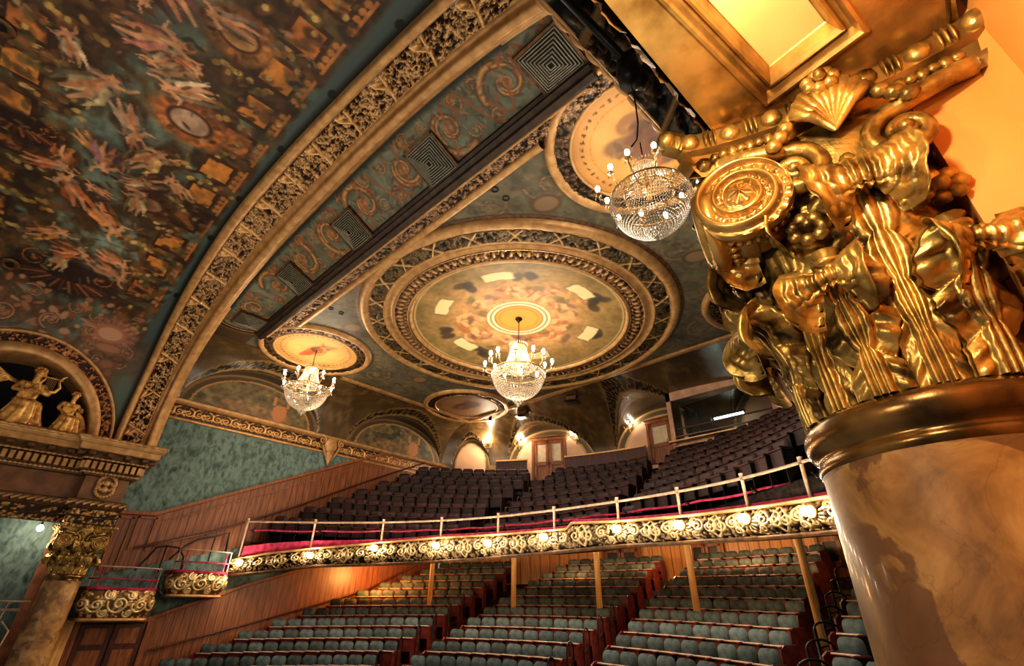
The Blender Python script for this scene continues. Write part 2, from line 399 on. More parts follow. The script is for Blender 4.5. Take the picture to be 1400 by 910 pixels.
# wood wainscot: vertical boards from a wave along the wall
def mat_boards(name, c1, c2, gap, axis=1, scale=1.0):
    m, nt, b = node_mat(name); L = nt.links.new
    tc = nt.nodes.new('ShaderNodeTexCoord'); sx = nt.nodes.new('ShaderNodeSeparateXYZ')
    mu = nt.nodes.new('ShaderNodeMath'); mu.operation = 'MULTIPLY'; mu.inputs[1].default_value = 1 / gap
    fr = nt.nodes.new('ShaderNodeMath'); fr.operation = 'FRACT'
    r = nt.nodes.new('ShaderNodeValToRGB'); e = r.color_ramp.elements; e[0].position = 0; e[0].color = (.14, .14, .14, 1); e[1].position = .16; e[1].color = (1, 1, 1, 1)
    mp = nt.nodes.new('ShaderNodeMapping'); mp.inputs['Scale'].default_value = (9, 9, .7)
    n = nt.nodes.new('ShaderNodeTexNoise'); n.inputs['Scale'].default_value = 2.2; n.inputs['Detail'].default_value = 6
    r2 = nt.nodes.new('ShaderNodeValToRGB'); r2.color_ramp.elements[0].position = .3; r2.color_ramp.elements[1].position = .7
    r2.color_ramp.elements[0].color = (*s2l(c1), 1); r2.color_ramp.elements[1].color = (*s2l(c2), 1)
    ml = nt.nodes.new('ShaderNodeMixRGB'); ml.blend_type = 'MULTIPLY'; ml.inputs['Fac'].default_value = 1
    L(tc.outputs['Object'], sx.inputs[0]); L(sx.outputs[axis], mu.inputs[0]); L(mu.outputs[0], fr.inputs[0]); L(fr.outputs[0], r.inputs['Fac'])
    L(tc.outputs['Object'], mp.inputs['Vector']); L(mp.outputs[0], n.inputs['Vector']); L(n.outputs['Fac'], r2.inputs['Fac'])
    L(r2.outputs['Color'], ml.inputs['Color1']); L(r.outputs['Color'], ml.inputs['Color2']); L(ml.outputs['Color'], b.inputs['Base Color'])
    b.inputs['Roughness'].default_value = .4; b.inputs['Specular IOR Level'].default_value = .5
    return m
M['boards'] = mat_boards('upper_wood_boards', (84, 46, 24), (142, 84, 44), .24)
M['boards_x'] = mat_boards('rear_wood_boards', (160, 104, 54), (206, 148, 86), .4, 0)
M['crystal'] = mat_mix('cut_crystal', (150, 138, 122), (206, 194, 176), 30, .08, .25, 0, spec=1.0)
M['crystal'].node_tree.nodes['Principled BSDF'].inputs['Emission Color'].default_value = (*s2l((255, 226, 190)), 1)
M['crystal'].node_tree.nodes['Principled BSDF'].inputs['Emission Strength'].default_value = .03  # faint glow put into the crystal, which is no source itself
def mat_glass(name):
    m, nt, b = node_mat(name)
    b.inputs['Base Color'].default_value = (*s2l((20, 26, 24)), 1); b.inputs['Roughness'].default_value = .06; b.inputs['Alpha'].default_value = .35
    return m
M['glass'] = mat_glass('booth_window_glass')
# ================================================================== CAMERA
cam_d = bpy.data.cameras.new('camera'); cam = bpy.data.objects.new('camera', cam_d); COL.objects.link(cam)
cam_d.sensor_width = 36.0; cam_d.lens = 653.392 * 36.0 / 1400.0; cam_d.clip_start = .05; cam_d.clip_end = 200
_r = Vector((0.72756898, 0.68587812, 0.01464844)); _u = Vector((0.33090835, -0.36956665, 0.86828576)); _f = Vector((-0.60095178, 0.62689049, 0.49584803))
cam.matrix_world = Matrix(((_r.x, _u.x, -_f.x, 9.23), (_r.y, _u.y, -_f.y, 0.0), (_r.z, _u.z, -_f.z, 9.0), (0, 0, 0, 1)))
bpy.context.scene.camera = cam

# ================================================================== CEILING GEOMETRY
NA, ZC = 2.6, 4.6
def zarch(X): return 13 + ZC * np.clip(1 - np.abs(np.asarray(X, float) / 9.35) ** NA, 0, None) ** (1 / NA)
_t = np.linspace(pi, 0, 6001); _c, _s = np.cos(_t), np.abs(np.sin(_t))
_AX = 9.35 * np.sign(_c) * np.abs(_c) ** (2 / NA); _AZ = 13 + ZC * _s ** (2 / NA)
_AS = np.concatenate([[0], np.cumsum(np.hypot(np.diff(_AX), np.diff(_AZ)))]); ALEN = _AS[-1]
def arch_pt(s): return np.interp(s, _AS, _AX), np.interp(s, _AS, _AZ)
_ly = np.interp(np.linspace(0, 1, 400), np.array([0, 2.5, 4.7, 6.5, 9.5, 12.6, 15, 17.4, 21, 23.8]) / 23.83, [1.98, 1.96, 1.8, 1.71, 1.62, 1.7, 1.82, 1.91, 1.96, 1.98])
_k = np.hanning(61); _k /= _k.sum(); _ly = np.convolve(np.pad(_ly, 30, mode='edge'), _k, 'valid')
def yL(s): return np.interp(np.asarray(s) / ALEN, np.linspace(0, 1, 400), _ly)
def yR(s): return 3.04 - .07 * np.sin(pi * np.clip(np.asarray(s) / ALEN, 0, 1))

# ---------------------------------------------------------------- flat painted ceiling
GROUND = (90, 84, 66)
cv = Canvas(np.linspace(-8.3, 8.3, 420), np.linspace(4.2, 15.2, 260), GROUND)
cv.mottle(.25, 1.3, 3); cv.mottle(.22, .22, 5, 3)
for (a, b, R, hd) in [(-4.6, 5.9, .55, 1), (-3.2, 5.5, .4, -1), (4.6, 5.9, .55, -1), (3.2, 5.5, .4, 1), (1.6, 5.35, .3, 1), (-1.6, 5.35, .3, -1), (-6.9, 8.9, .62, 1), (-6.9, 10.4, .6, -1), (-5.6, 9.9, .5, 1), (-5.7, 8.2, .4, -1), (6.9, 8.9, .62, -1), (6.9, 10.4, .6, 1), (5.7, 9.9, .5, -1), (5.7, 8.2, .45, 1),
                      (-4.4, 14.1, .6, 1), (4.4, 14.1, .6, -1), (-7.1, 11.8, .4, 1), (7.1, 11.8, .4, -1), (-3.1, 14.6, .35, -1), (3.1, 14.6, .35, 1), (5.5, 12.0, .42, 1), (-5.5, 12.0, .42, 1)]:
    cv.scroll(a, b, R, hd, rng.uniform(0, 6), (74, 62, 46), (116, 92, 64), (140, 118, 88), 1.6, .1, .7)
for k in range(5200):
    a, b = rng.uniform(-8.2, 8.2), rng.uniform(5, 15.1)
    if hypot(a, b - 9.94) < 5.1: continue
    cv.ell(a, b, rng.uniform(.05, .13), rng.uniform(.02, .05), rng.uniform(0, 3), [(66, 56, 42), (112, 90, 62), (110, 106, 86), (60, 64, 56), (128, 108, 80)][rng.integers(5)], .5, .45)
for a, b in [(5.9, 10.4), (-5.95, 10.4), (4.2, 6.3), (-4.2, 6.3), (5.0, 13.3), (-5.0, 13.3)]:
    cv.ell(a, b, .34, .26, .4, (84, 66, 48), .2); cv.ell(a, b, .26, .2, .4, (124, 100, 74), .2)
cv.poly([(-8.3, 4.95), (8.3, 4.95), (8.3, 5.1), (-8.3, 5.1)], (60, 52, 42))
P = np.stack([cv.U, cv.V, np.full_like(cv.U, 17.0)], -1)
F = gridfaces(*cv.U.shape); cen = P.reshape(-1, 3)[F].mean(1); keep = np.hypot(cen[:, 0], cen[:, 1] - 9.943) > 3.56
for a, b in ((-6.7, 6.293), (6.7, 6.293), (-6.7, 13.66), (6.7, 13.66)): keep &= np.hypot(cen[:, 0] - a, cen[:, 1] - b) > 1.5
o = mk('ceiling', P.reshape(-1, 3), F[keep], M['paint'], col=cv.lin()); tag(o, 'flat painted auditorium ceiling with scrollwork around the round medallions', kind='structure')

# ---------------------------------------------------------------- front band between the arch and the ceiling rib
cv = Canvas(np.linspace(-8.1, 8.1, 760), np.linspace(2.9, 4.3, 78), (96, 100, 84))
cv.mottle(.22, .9, 8); cv.mottle(.2, .15, 9, 3)
D_, M_, L_ = (78, 54, 34), (146, 102, 60), (178, 138, 92)
for i, xc in enumerate(np.arange(-6.3, 7.2, .7875)):
    hd = 1 if i % 2 else -1
    if i % 2: cv.scroll(xc, 3.6, .56, hd, .6 + i, D_, M_, L_, 2.3, .14, .95); cv.scroll(xc + .05, 3.6, .36, hd, 2.2 + i, D_, M_, L_, 1.6, .13, .8)
    else:
        for sg in (1, -1): cv.scroll(xc + sg * .3, 3.6 + sg * .34, .2, sg, i, D_, M_, L_, 1.5, .13, .85); cv.scroll(xc - sg * .3, 3.6 + sg * .3, .17, -sg, 2 + i, D_, M_, L_, 1.4, .13, .85)
    w = np.linspace(0, 1, 20); cv.stroke(np.stack([xc - .5 + 1.0 * w, 3.62 + .45 * hd * np.sin(w * 2 * pi)], 1), .03, (132, 82, 50), .85)
for k in range(900):
    q = rng.uniform(0, 3); cv.ell(rng.uniform(-7, 7), rng.uniform(3.05, 4.2), rng.uniform(.03, .08), rng.uniform(.012, .03), q, [D_, M_, (122, 96, 70), (70, 70, 60), (132, 126, 106)][rng.integers(5)], .5, .6)
ax = np.abs(cv.U); d = np.where(ax < 6.4, np.maximum(np.abs(cv.V - 3.6) * 0, 0), ax - 6.4)
edge = np.hypot(np.clip(ax - 6.35, 0, None), np.clip(np.abs(cv.V - 3.6) - .02, 0, None))
out = edge > .78
cv.c[out] = (72, 54, 34)
for e0, e1, c in ((.70, .78, (44, 34, 26)), (.78, .84, (150, 116, 72)), (.84, .98, (40, 30, 22)), (.98, 1.02, (132, 100, 60))):
    cv.c[(edge > e0) & (edge < e1) & (ax > 6.35)] = c
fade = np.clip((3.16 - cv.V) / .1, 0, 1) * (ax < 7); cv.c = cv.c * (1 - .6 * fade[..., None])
z = 17.0 + np.clip(zarch(cv.U) - 17.0, 0, None) * np.clip(1 - (cv.V - 3.04) / 1.15, 0, 1.1) - .01
P = np.stack([cv.U, cv.V, z], -1)
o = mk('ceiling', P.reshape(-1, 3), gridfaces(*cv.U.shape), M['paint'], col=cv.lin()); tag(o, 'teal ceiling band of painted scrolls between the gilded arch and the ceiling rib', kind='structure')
def band_z(X, y): return 17.0 + max(0, float(zarch(X)) - 17.0) * min(1, max(0, 1 - (y - 3.04) / 1.15)) - .01

# ---------------------------------------------------------------- square vents in the band
def make_vent():
    t = empty('ceiling_vent', (0, 0, 0))
    fr = MB(); hs = .44
    for sx, sy, lx, ly in ((0, hs, .92, .05), (0, -hs, .92, .05), (hs, 0, .05, .92), (-hs, 0, .05, .92)): fr.box((sx, sy, -.02), (lx, ly, .05))
    fr.build('frame', M['tan_dark'], t, False)
    sl = MB()
    for k in range(1, 9):
        h = hs * (1 - k / 9.2); zz = -.03 - .016 * k
        for sx, sy, lx, ly in ((0, h, 2 * h + .02, .018), (0, -h, 2 * h + .02, .018), (h, 0, .018, 2 * h), (-h, 0, .018, 2 * h)): sl.box((sx, sy, zz), (lx, ly, .014))
    sl.build('louvre', M['vent'], t, False)
    bk = MB(); bk.box((0, 0, .0), (.88, .88, .012)); bk.build('backing', M['dark'], t, False)
    return t
vent0 = make_vent(); vord = ['first', 'second', 'third', 'fourth', 'fifth']
for i, (vx, vy) in enumerate([(-6.25, 3.8), (-3.15, 3.8), (-.05, 3.82), (3.15, 3.82), (6.4, 3.78)]):
    v = vent0 if i == 0 else copy_tree(vent0)
    v.location = (vx, vy, band_z(vx, vy) - .035)
    sl = (band_z(vx, vy + .3) - band_z(vx, vy - .3)) / .6
    v.rotation_euler = (math.atan(sl), 0, 0)
    tag(v, 'dark square louvred ceiling vent in the teal scroll band, %s from the left wall' % vord[i], 'vent', 'square ceiling vents')

# ---------------------------------------------------------------- ceiling rib (moulding across the ceiling)
def xpath(x0, x1, y, z, n=2): return np.stack([np.linspace(x0, x1, n), np.full(n, y), np.full(n, z)], 1)
rb = MB()
def bar_x(y0, y1, z0, z1, x0=-7.0, x1=7.0): rb.box(((x0 + x1) / 2, (y0 + y1) / 2, (z0 + z1) / 2), (x1 - x0, y1 - y0, z1 - z0))
rib = MB()
prof = [(4.14, 17.05), (4.14, 16.93), (4.2, 16.9), (4.2, 16.84), (4.3, 16.82), (4.32, 16.76), (4.42, 16.74), (4.42, 16.8), (4.5, 16.8), (4.5, 17.05)]
P = np.array([[(x, a, b) for a, b in prof] for x in np.linspace(-6.85, 6.85, 3)]); rib.grid(P, wv=True)
o = rib.build('trim_1', M['rib_dark'], smooth=False); tag(o, 'dark stepped moulding of the ceiling rib', kind='structure')
g = MB(); g.tube(xpath(-6.6, 6.6, 4.515, 16.82, 2), .035, 8)
P = np.array([[(x, 4.95 + .105 * cos(a), 16.93 + .1 * sin(a)) for a in np.linspace(0, 2 * pi, 12, endpoint=False)] for x in np.linspace(-5.2, 5.2, 2)]); g.grid(P, wv=True)
o = g.build('trim_2', M['tan']); tag(o, 'gilded bead and roll moulding edging the ceiling rib', kind='structure')
cv = Canvas(np.linspace(-6.7, 6.7, 671), np.linspace(4.54, 4.86, 19), (0, 0, 0)); relief_leaves(cv, 1100, .075, 1, 4)
P = np.stack([cv.U, cv.V, 16.93 - .05 * cv.h], -1)
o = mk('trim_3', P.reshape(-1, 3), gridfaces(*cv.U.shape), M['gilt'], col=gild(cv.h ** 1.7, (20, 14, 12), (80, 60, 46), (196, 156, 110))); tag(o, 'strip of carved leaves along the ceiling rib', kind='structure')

# ---------------------------------------------------------------- ring helpers (round medallions)
def relief_ring(name, c, r0, r1, zfun, nth, nr, leaf, nleaf, depth, mat, parent, seed, pal, ribbons=0):
    rm = (r0 + r1) / 2
    cv = Canvas(np.linspace(0, 2 * pi * rm, nth), np.linspace(r0, r1, nr), (0, 0, 0))
    relief_leaves(cv, nleaf, leaf, .85, seed)
    hl = np.zeros_like(cv.h)
    if ribbons:
        ribbons = 26; L = 2 * pi * rm
        for k in range(ribbons):
            u = (k + .5) * L / ribbons; w = (r1 - r0)
            for sgn in (1, -1): cv.stroke([(u - sgn * w * .45, r0), (u + sgn * w * .45, r1)], .022, (255, 255, 255), .85, 1.05)
        hl = cv.c[..., 0] / 255.0
    if pal.get('dart'):
        n = pal['dart']; L = 2 * pi * rm
        for k in range(n):
            u = (k + .5) * L / n
            cv_e(cv, u, rm + .03, L / n * .3, (r1 - r0) * .3, 0, .95); cv_e(cv, u + .5 * L / n, rm - .12, L / n * .22, .07, 0, .8); cv.h[:, :2] = .9; cv.h[:, -2:] = .9
    th = cv.U / rm
    P = np.stack([c[0] + cv.V * np.cos(th), c[1] + cv.V * np.sin(th), zfun(cv.V) - depth * cv.h], -1)
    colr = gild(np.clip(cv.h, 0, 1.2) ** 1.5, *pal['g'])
    if ribbons: colr = colr * (1 - hl[..., None]) + s2l((196, 156, 104)) * hl[..., None]
    return mk(name, P.reshape(-1, 3), gridfaces(*cv.U.shape), mat, parent, colr.reshape(-1, 3))

GP = dict(g=((16, 11, 8), (78, 56, 38), (190, 150, 102)))
rose = empty('ceiling_rose', (0, 0, 0)); tag(rose, 'huge gilded round ceiling medallion above the central chandelier', 'ceiling medallion')
RC = (0.0, 9.943)
lo = MB(); lo.lathe([(5.1, 17.02), (5.08, 16.93), (5.0, 16.84), (4.9, 16.82), (4.84, 16.86), (4.8, 16.9), (4.76, 16.9)], 160, (RC[0], RC[1], 0)); lo.build('outer_moulding', M['tan'], rose)
lo = MB(); lo.lathe([(5.2, 16.99), (5.09, 16.975)], 120, (RC[0], RC[1], 0)); lo.build('shadow_band', M['tan_dark'], rose)  # dark strip standing for the shadow line outside the moulding
lo = MB(); lo.lathe([(4.36, 16.92), (4.33, 16.88), (4.29, 16.9), (4.2, 16.96), (4.1, 16.96), (4.05, 16.9), (4.02, 16.92)], 160, (RC[0], RC[1], 0)); lo.build('middle_moulding', M['tan'], rose)
lo = MB(); lo.lathe([(3.58, 16.95), (3.55, 16.9), (3.5, 16.9), (3.45, 16.96), (3.44, 17.02)], 160, (RC[0], RC[1], 0)); lo.build('inner_moulding', M['tan'], rose)
relief_ring('ribboned_leaf_ring', RC, 4.35, 4.78, lambda r: 16.93 + 0 * r, 1100, 17, .11, 1900, .07, M['gilt'], rose, 21, dict(g=((18, 15, 9), (74, 60, 38), (166, 136, 88))), 30)
relief_ring('egg_and_leaf_ring', RC, 3.57, 4.03, lambda r: 16.96 + 0 * r, 1100, 19, .08, 1200, .08, M['gilt'], rose, 22, dict(g=((36, 22, 12), (112, 78, 46), (208, 166, 112)), dart=104))

# painted saucer dome of the rose
n = 241; cv = Canvas(np.linspace(-3.5, 3.5, n), np.linspace(-3.5, 3.5, n), (160, 122, 76))
rr = np.hypot(cv.U, cv.V); ang = np.arctan2(cv.V, cv.U)
k = np.clip((rr - 1.9) / 1.4, 0, 1)[..., None]; cv.c = np.ones_like(cv.c) * np.array((164, 128, 82)); cv.c = cv.c * (1 - k) + np.array((122, 102, 62)) * k
cv.mottle(.2, .8, 31); cv.mottle(.7, .5, 33, 4, (180, 136, 92)); cv.mottle(.45, .7, 35, 4, (118, 100, 68)); cv.mottle(.16, .12, 36, 3)
fr = np.random.default_rng(5)
pink, rust, plum, olive, skin = (184, 132, 98), (146, 88, 56), (104, 80, 70), (100, 90, 62), (202, 152, 108)
for a0 in np.radians([5, 40, 75, 118, 150, 185, 222, 262, 298, 332]):      # groups of reclining painted figures and clouds
    r0 = fr.uniform(1.45, 1.95); cx, cy = r0 * cos(a0), r0 * sin(a0)
    for j in range(6): cv.ell(cx + fr.normal(0, .3), cy + fr.normal(0, .22), fr.uniform(.16, .34), fr.uniform(.08, .17), fr.uniform(0, 3), [pink, rust, plum, skin, olive][fr.integers(5)], .5, .65)
    for j in range(3):
        x0, y0 = cx + fr.normal(0, .3), cy + fr.normal(0, .22); b = a0 + fr.normal(1.5, .6)
        cv.stroke([(x0, y0), (x0 + .26 * cos(b), y0 + .26 * sin(b)), (x0 + .5 * cos(b + .5), y0 + .5 * sin(b + .5))], [.085, .075, .03], skin, .9)
        cv.ell(x0 - .12 * cos(b), y0 - .12 * sin(b), .07, .06, 0, (176, 116, 76), .3, .9)
        cv.stroke([(x0 + .1, y0), (x0 + .3 * cos(b + 1), y0 + .3 * sin(b + 1))], .05, [rust, plum][j % 2], .6)
for a, b in [(-2.2, -1.15), (2.4, .75), (-2.55, .55), (1.5, 2.35), (.3, -2.6), (1.9, -1.75), (-1.7, 1.9), (2.75, .35)]:
    for j in range(3): cv.ell(a + fr.normal(0, .14), b + fr.normal(0, .14), .2, .13, fr.uniform(0, 3), (62, 54, 44), .5, .8)
for a, b in [(-1.13, -2.31), (1.29, -2.3), (2.61, -.08), (1.28, 2.16), (-2.5, -.15), (-1.11, 2.25)]:   # pale tablets
    t_ = math.atan2(b, a); e1 = np.array([-sin(t_), cos(t_)]); e2 = np.array([cos(t_), sin(t_)]); c0 = np.array([a, b])
    for s_, col in ((1.12, (112, 96, 62)), (1.0, (206, 186, 138))):
        Q = [c0 + e1 * sx * .44 * s_ + e2 * (sy * .2 * s_ - .05 * abs(sx)) for sx, sy in ((-1, -1), (-.5, -1.1), (0, -1.0), (.5, -1.1), (1, -1), (1, 1), (.5, 1.1), (0, 1), (-.5, 1.1), (-1, 1))]
        cv.poly(Q, col)
cv.ring(0, 0, -1, .78, (190, 134, 62)); cv.ring(0, 0, .62, .66, (160, 108, 48)); cv.ring(0, 0, .76, .84, (140, 104, 60))
cv.ring(0, 0, .82, .9, (206, 194, 160)); cv.ring(0, 0, .9, .97, (128, 118, 88)); cv.ring(0, 0, .97, 1.06, (204, 190, 152)); cv.ring(0, 0, 1.06, 1.1, (138, 104, 60))
cv.ring(0, 0, 3.36, 3.4, (186, 160, 110)); cv.ring(0, 0, 3.43, 3.6, (90, 70, 42))
# polar resampling keeps a clean round rim
rad = np.linspace(0.02, 3.47, 130); th = np.linspace(0, 2 * pi, 300, endpoint=False); R_, T_ = np.meshgrid(rad, th, indexing='ij')
ui = (R_ * np.cos(T_) + 3.5) / 7 * (n - 1); vi = (R_ * np.sin(T_) + 3.5) / 7 * (n - 1)
i0 = np.clip(ui.astype(int), 0, n - 2); j0 = np.clip(vi.astype(int), 0, n - 2); fu = (ui - i0)[..., None]; fv = (vi - j0)[..., None]
cc = cv.lin(); cc = (cc[i0, j0] * (1 - fu) + cc[i0 + 1, j0] * fu) * (1 - fv) + (cc[i0, j0 + 1] * (1 - fu) + cc[i0 + 1, j0 + 1] * fu) * fv
P = np.stack([RC[0] + R_ * np.cos(T_), RC[1] + R_ * np.sin(T_), 17.0 + .31 * (1 - (R_ / 3.47) ** 2)], -1)
mk('painted_dome', P.reshape(-1, 3), gridfaces(*R_.shape, wv=True), M['paint'], rose, cc.reshape(-1, 3))

# ---------------------------------------------------------------- four corner roundels
def roundel(cx, cy, fig, bright, seed):
    t = empty('painted_roundel', (0, 0, 0))
    lo = MB(); lo.lathe([(1.97, 17.0), (1.94, 16.9), (1.86, 16.86), (1.78, 16.9), (1.74, 16.95)], 96, (cx, cy, 0)); lo.build('outer_moulding', M['tan'], t)
    lo = MB(); lo.lathe([(1.47, 16.95), (1.44, 16.9), (1.4, 16.93), (1.39, 16.99)], 96, (cx, cy, 0)); lo.build('inner_moulding', M['tan'], t)
    relief_ring('leaf_ring', (cx, cy), 1.46, 1.76, lambda r: 16.95 + 0 * r, 420, 13, .075, 520, .05, M['gilt'], t, seed, GP)
    n = 101; cv = Canvas(np.linspace(-1.42, 1.42, n), np.linspace(-1.42, 1.42, n), bright); cv.mottle(.12, .6, seed)
    rr = np.hypot(cv.U, cv.V); k = np.clip((rr - .95) / .4, 0, 1)[..., None]
    cv.c *= (1 - .12 * k)
    for i in range(44):
        a = i * 2 * pi / 44; cv.ell(1.2 * cos(a), 1.2 * sin(a), .034, .026, a, (70, 44, 24), .3)
    cv.ring(0, 0, 1.02, 1.05, (150, 104, 54), .5)
    f = np.random.default_rng(seed)
    for (a, b, ra, rb, an, col) in fig: cv.ell(a, b, ra, rb, an, col, .35, .88)
    for j in range(30):
        if fig:
            a, b, ra, rb, an, col = fig[f.integers(len(fig))]
            cv.ell(a + f.normal(0, ra * .5), b + f.normal(0, rb * .5), ra * .3, rb * .22, f.uniform(0, 3), np.array(col) * f.uniform(.6, 1.3), .6, .5)
    rad = np.linspace(.01, 1.4, 60); th = np.linspace(0, 2 * pi, 160, endpoint=False); R_, T_ = np.meshgrid(rad, th, indexing='ij')
    ui = np.clip(((R_ * np.cos(T_) + 1.42) / 2.84 * (n - 1)).round().astype(int), 0, n - 1); vi = np.clip(((R_ * np.sin(T_) + 1.42) / 2.84 * (n - 1)).round().astype(int), 0, n - 1)
    P = np.stack([cx + R_ * np.cos(T_), cy + R_ * np.sin(T_), 16.97 + .05 * (1 - (R_ / 1.4) ** 2)], -1)
    mk('painted_disc', P.reshape(-1, 3), gridfaces(*R_.shape, wv=True), M['paint'], t, cv.lin()[ui, vi].reshape(-1, 3))
    return t
figA = [(.05, 0, .5, .2, .3, (150, 84, 48)), (-.45, -.12, .3, .12, .5, (162, 76, 40)), (.4, .2, .4, .12, .5, (150, 110, 66)), (.05, .0, .2, .18, 0, (96, 60, 36)), (-.1, .2, .3, .12, .2, (176, 112, 66))]
figB = [(-.35, -.12, .36, .22, .5, (112, 86, 60)), (.12, .5, .34, .26, .3, (92, 74, 62)), (.5, .1, .34, .28, .5, (106, 88, 70)), (.25, -.25, .3, .26, 0, (74, 50, 40)), (-.2, .55, .24, .3, .8, (166, 100, 60)), (.02, -.5, .26, .2, 0, (128, 92, 60)), (.55, -.35, .32, .2, -.4, (120, 96, 70)), (0, .1, .4, .32, .4, (100, 68, 50))]
figC = [(0, 0, .6, .3, .3, (74, 46, 32)), (-.3, .1, .3, .2, 0, (120, 78, 52)), (.35, -.1, .3, .2, .5, (96, 60, 42))]
for cx, cy, fg, br, sd, lab in ((-6.7, 6.293, figA, (196, 146, 86), 41, 'amber painted roundel with a small winged figure behind the left chandelier'), (6.7, 6.293, figB, (196, 142, 78), 42, 'amber painted roundel with grey clouds beside the gilded foreground capital'),
                                (-6.7, 13.66, figC, (134, 98, 62), 43, 'dim brown painted roundel at the rear left corner of the ceiling'), (6.7, 13.66, figC, (112, 84, 56), 44, 'dim painted roundel at the rear right, half hidden by the foreground capital')):
    t = roundel(cx, cy, fg, br, sd); tag(t, lab, 'ceiling medallion', 'corner ceiling roundels')

# gold mouldings bordering the flat ceiling
e = MB(); pr_ = [(-.1, -.02), (-.1, .06), (-.03, .07), (-.02, .02), (.02, .02), (.03, .09), (.1, .07), (.1, -.02)]
for p0, p1 in (((-8.06, 8.1, 16.96), (-8.06, 15.07, 16.96)), ((-8.06, 15.07, 16.96), (8.06, 15.07, 16.96)), ((8.06, 15.07, 16.96), (8.06, 8.1, 16.96))):
    e.sweep([(a, -b) for a, b in pr_], np.array([p0, p1]))
o = e.build('trim_4', M['tan'], smooth=False); tag(o, 'gilded double moulding around the flat ceiling', kind='structure')

# recessed downlights: dark pots in the ceiling beside the rose
def pot():
    m = MB(); m.lathe([(.0, .03), (.075, .03), (.085, -.01), (.06, -.012), (.055, .02), (0, .02)], 20); return m
for i, (x, y, z, lab) in enumerate([(-3.62, 5.2, 17, 'small dark ceiling downlight left of the rib, nearer the arch'), (-3.62, 5.56, 17, 'small dark ceiling downlight left of the rib, nearer the rose'), (3.65, 5.2, 17, 'small dark ceiling downlight near the bright roundel, nearer the arch'), (3.65, 5.55, 17, 'small dark ceiling downlight near the bright roundel, nearer the rose')]):
    o = pot().build('ceiling_downlight', M['dark'], loc=(x, y, z - .012)); tag(o, lab, 'light', 'dark ceiling downlights')

# ---------------------------------------------------------------- coves, lunettes and walls around the house
def outer_path(step=.06):
    pts = [(-10.0, y) for y in np.arange(3.04, 15.1, step)]
    nb = 400; X = np.linspace(-10, 10, nb); pts += [(x, 19.3 - 4.2 * (x / 10) ** 2) for x in X]
    pts += [(10.0, y) for y in np.arange(15.05, 3.0, -step)]
    return np.array(pts)
OP = outer_path()
OS = np.concatenate([[0], np.cumsum(np.hypot(*np.diff(OP, axis=0).T))])
IP = np.stack([np.clip(OP[:, 0], -8.06, 8.06), np.minimum(OP[:, 1], 15.07)], 1)
ISBACK = np.arange(len(OP)); nL = len(np.arange(3.04, 15.1, .06)); back = (ISBACK >= nL) & (ISBACK < nL + 400)
def s_at(x, y): return OS[np.argmin(np.hypot(OP[:, 0] - x, OP[:, 1] - y))]
LUN = []
for y in (5.85, 12.43): LUN.append((s_at(-10, y), 2.57, 1.6, 'L'))
for x, hw, hh in ((-8.85, .95, 1.35), (-5.35, 2.15, 1.62), (-.1, 2.2, 1.75), (5.2, 2.15, 1.62)): LUN.append((s_at(x, 19.3 - 4.2 * (x / 10) ** 2), hw, hh, 'B'))
for y in (12.43, 5.85): LUN.append((s_at(10, y), 2.57, 1.6, 'R'))
ZS = 15.07
def zlun(s):
    z = np.full(np.shape(s), ZS)
    for sc, hw, hh, _ in LUN: z = np.maximum(z, ZS + hh * np.sqrt(np.clip(1 - ((s - sc) / hw) ** 2, 0, 1)))
    return z
nt_ = 40; tt = 1 - np.cos(np.linspace(0, pi / 2, nt_)); tt[0] = 0
Sg, Tg = np.meshgrid(OS, tt, indexing='ij')
zc = ZS + (17.0 - ZS) * np.sqrt(np.clip(1 - (1 - Tg) ** 2, 0, 1)); zl = zlun(OS)[:, None] * np.ones_like(Tg)
Zg = np.maximum(zc, zl)
XY = OP[:, None] * (1 - Tg[..., None]) + IP[:, None] * Tg[..., None]
base = np.ones(Sg.shape + (3,)) * np.array((78, 60, 36)); f1 = fbm(Sg * 1.1, Tg * 3, 51) - .5; base *= (1 + .5 * f1)[..., None]
f2 = np.abs(np.sin(Sg * 5 + 3 * np.sin(Tg * 7) + 4 * fbm(Sg * .9, Tg * 2.3, 54))); f3 = fbm(Sg * 3.1, Tg * 9, 57, 4); m = np.clip((f3 - .52) * 5, 0, 1)[..., None] * (zc > zl)[..., None] * .5; base = base * (1 - m) + np.array((120, 96, 60)) * m; m = np.clip((f2 - .8) * 3, 0, 1)[..., None] * (zc > zl)[..., None] * .25; base = base * (1 - m) + np.array((46, 36, 24)) * m
gap = zc - zl
inside = gap < 0
base[inside] = np.array((60, 50, 36)) * (1 + .3 * f1[inside])[:, None]
for a, b, c in ((-.02, .05, (132, 106, 66)), (.05, .22, (34, 28, 20)), (.22, .26, (116, 90, 54))):
    mm = (gap > a) & (gap < b) & (zl > ZS + .01); base[mm] = c
    if c[0] < 50:
        q = np.sin(Sg[mm] * 40) * np.sin(gap[mm] * 70 + Sg[mm] * 9) > .35; bb = base[mm]; bb[q] = (104, 84, 54); base[mm] = bb
ring_in = inside & (np.abs(gap + .2) < .05); base[ring_in] = (104, 78, 46)
P = np.concatenate([XY, Zg[..., None]], -1)
o = mk('ceiling', P.reshape(-1, 3), gridfaces(*Sg.shape), M['paint_gloss'], col=s2l(np.clip(base, 0, 255)))
tag(o, 'dark olive coved vault with garlanded arches around the ceiling edge', kind='structure')

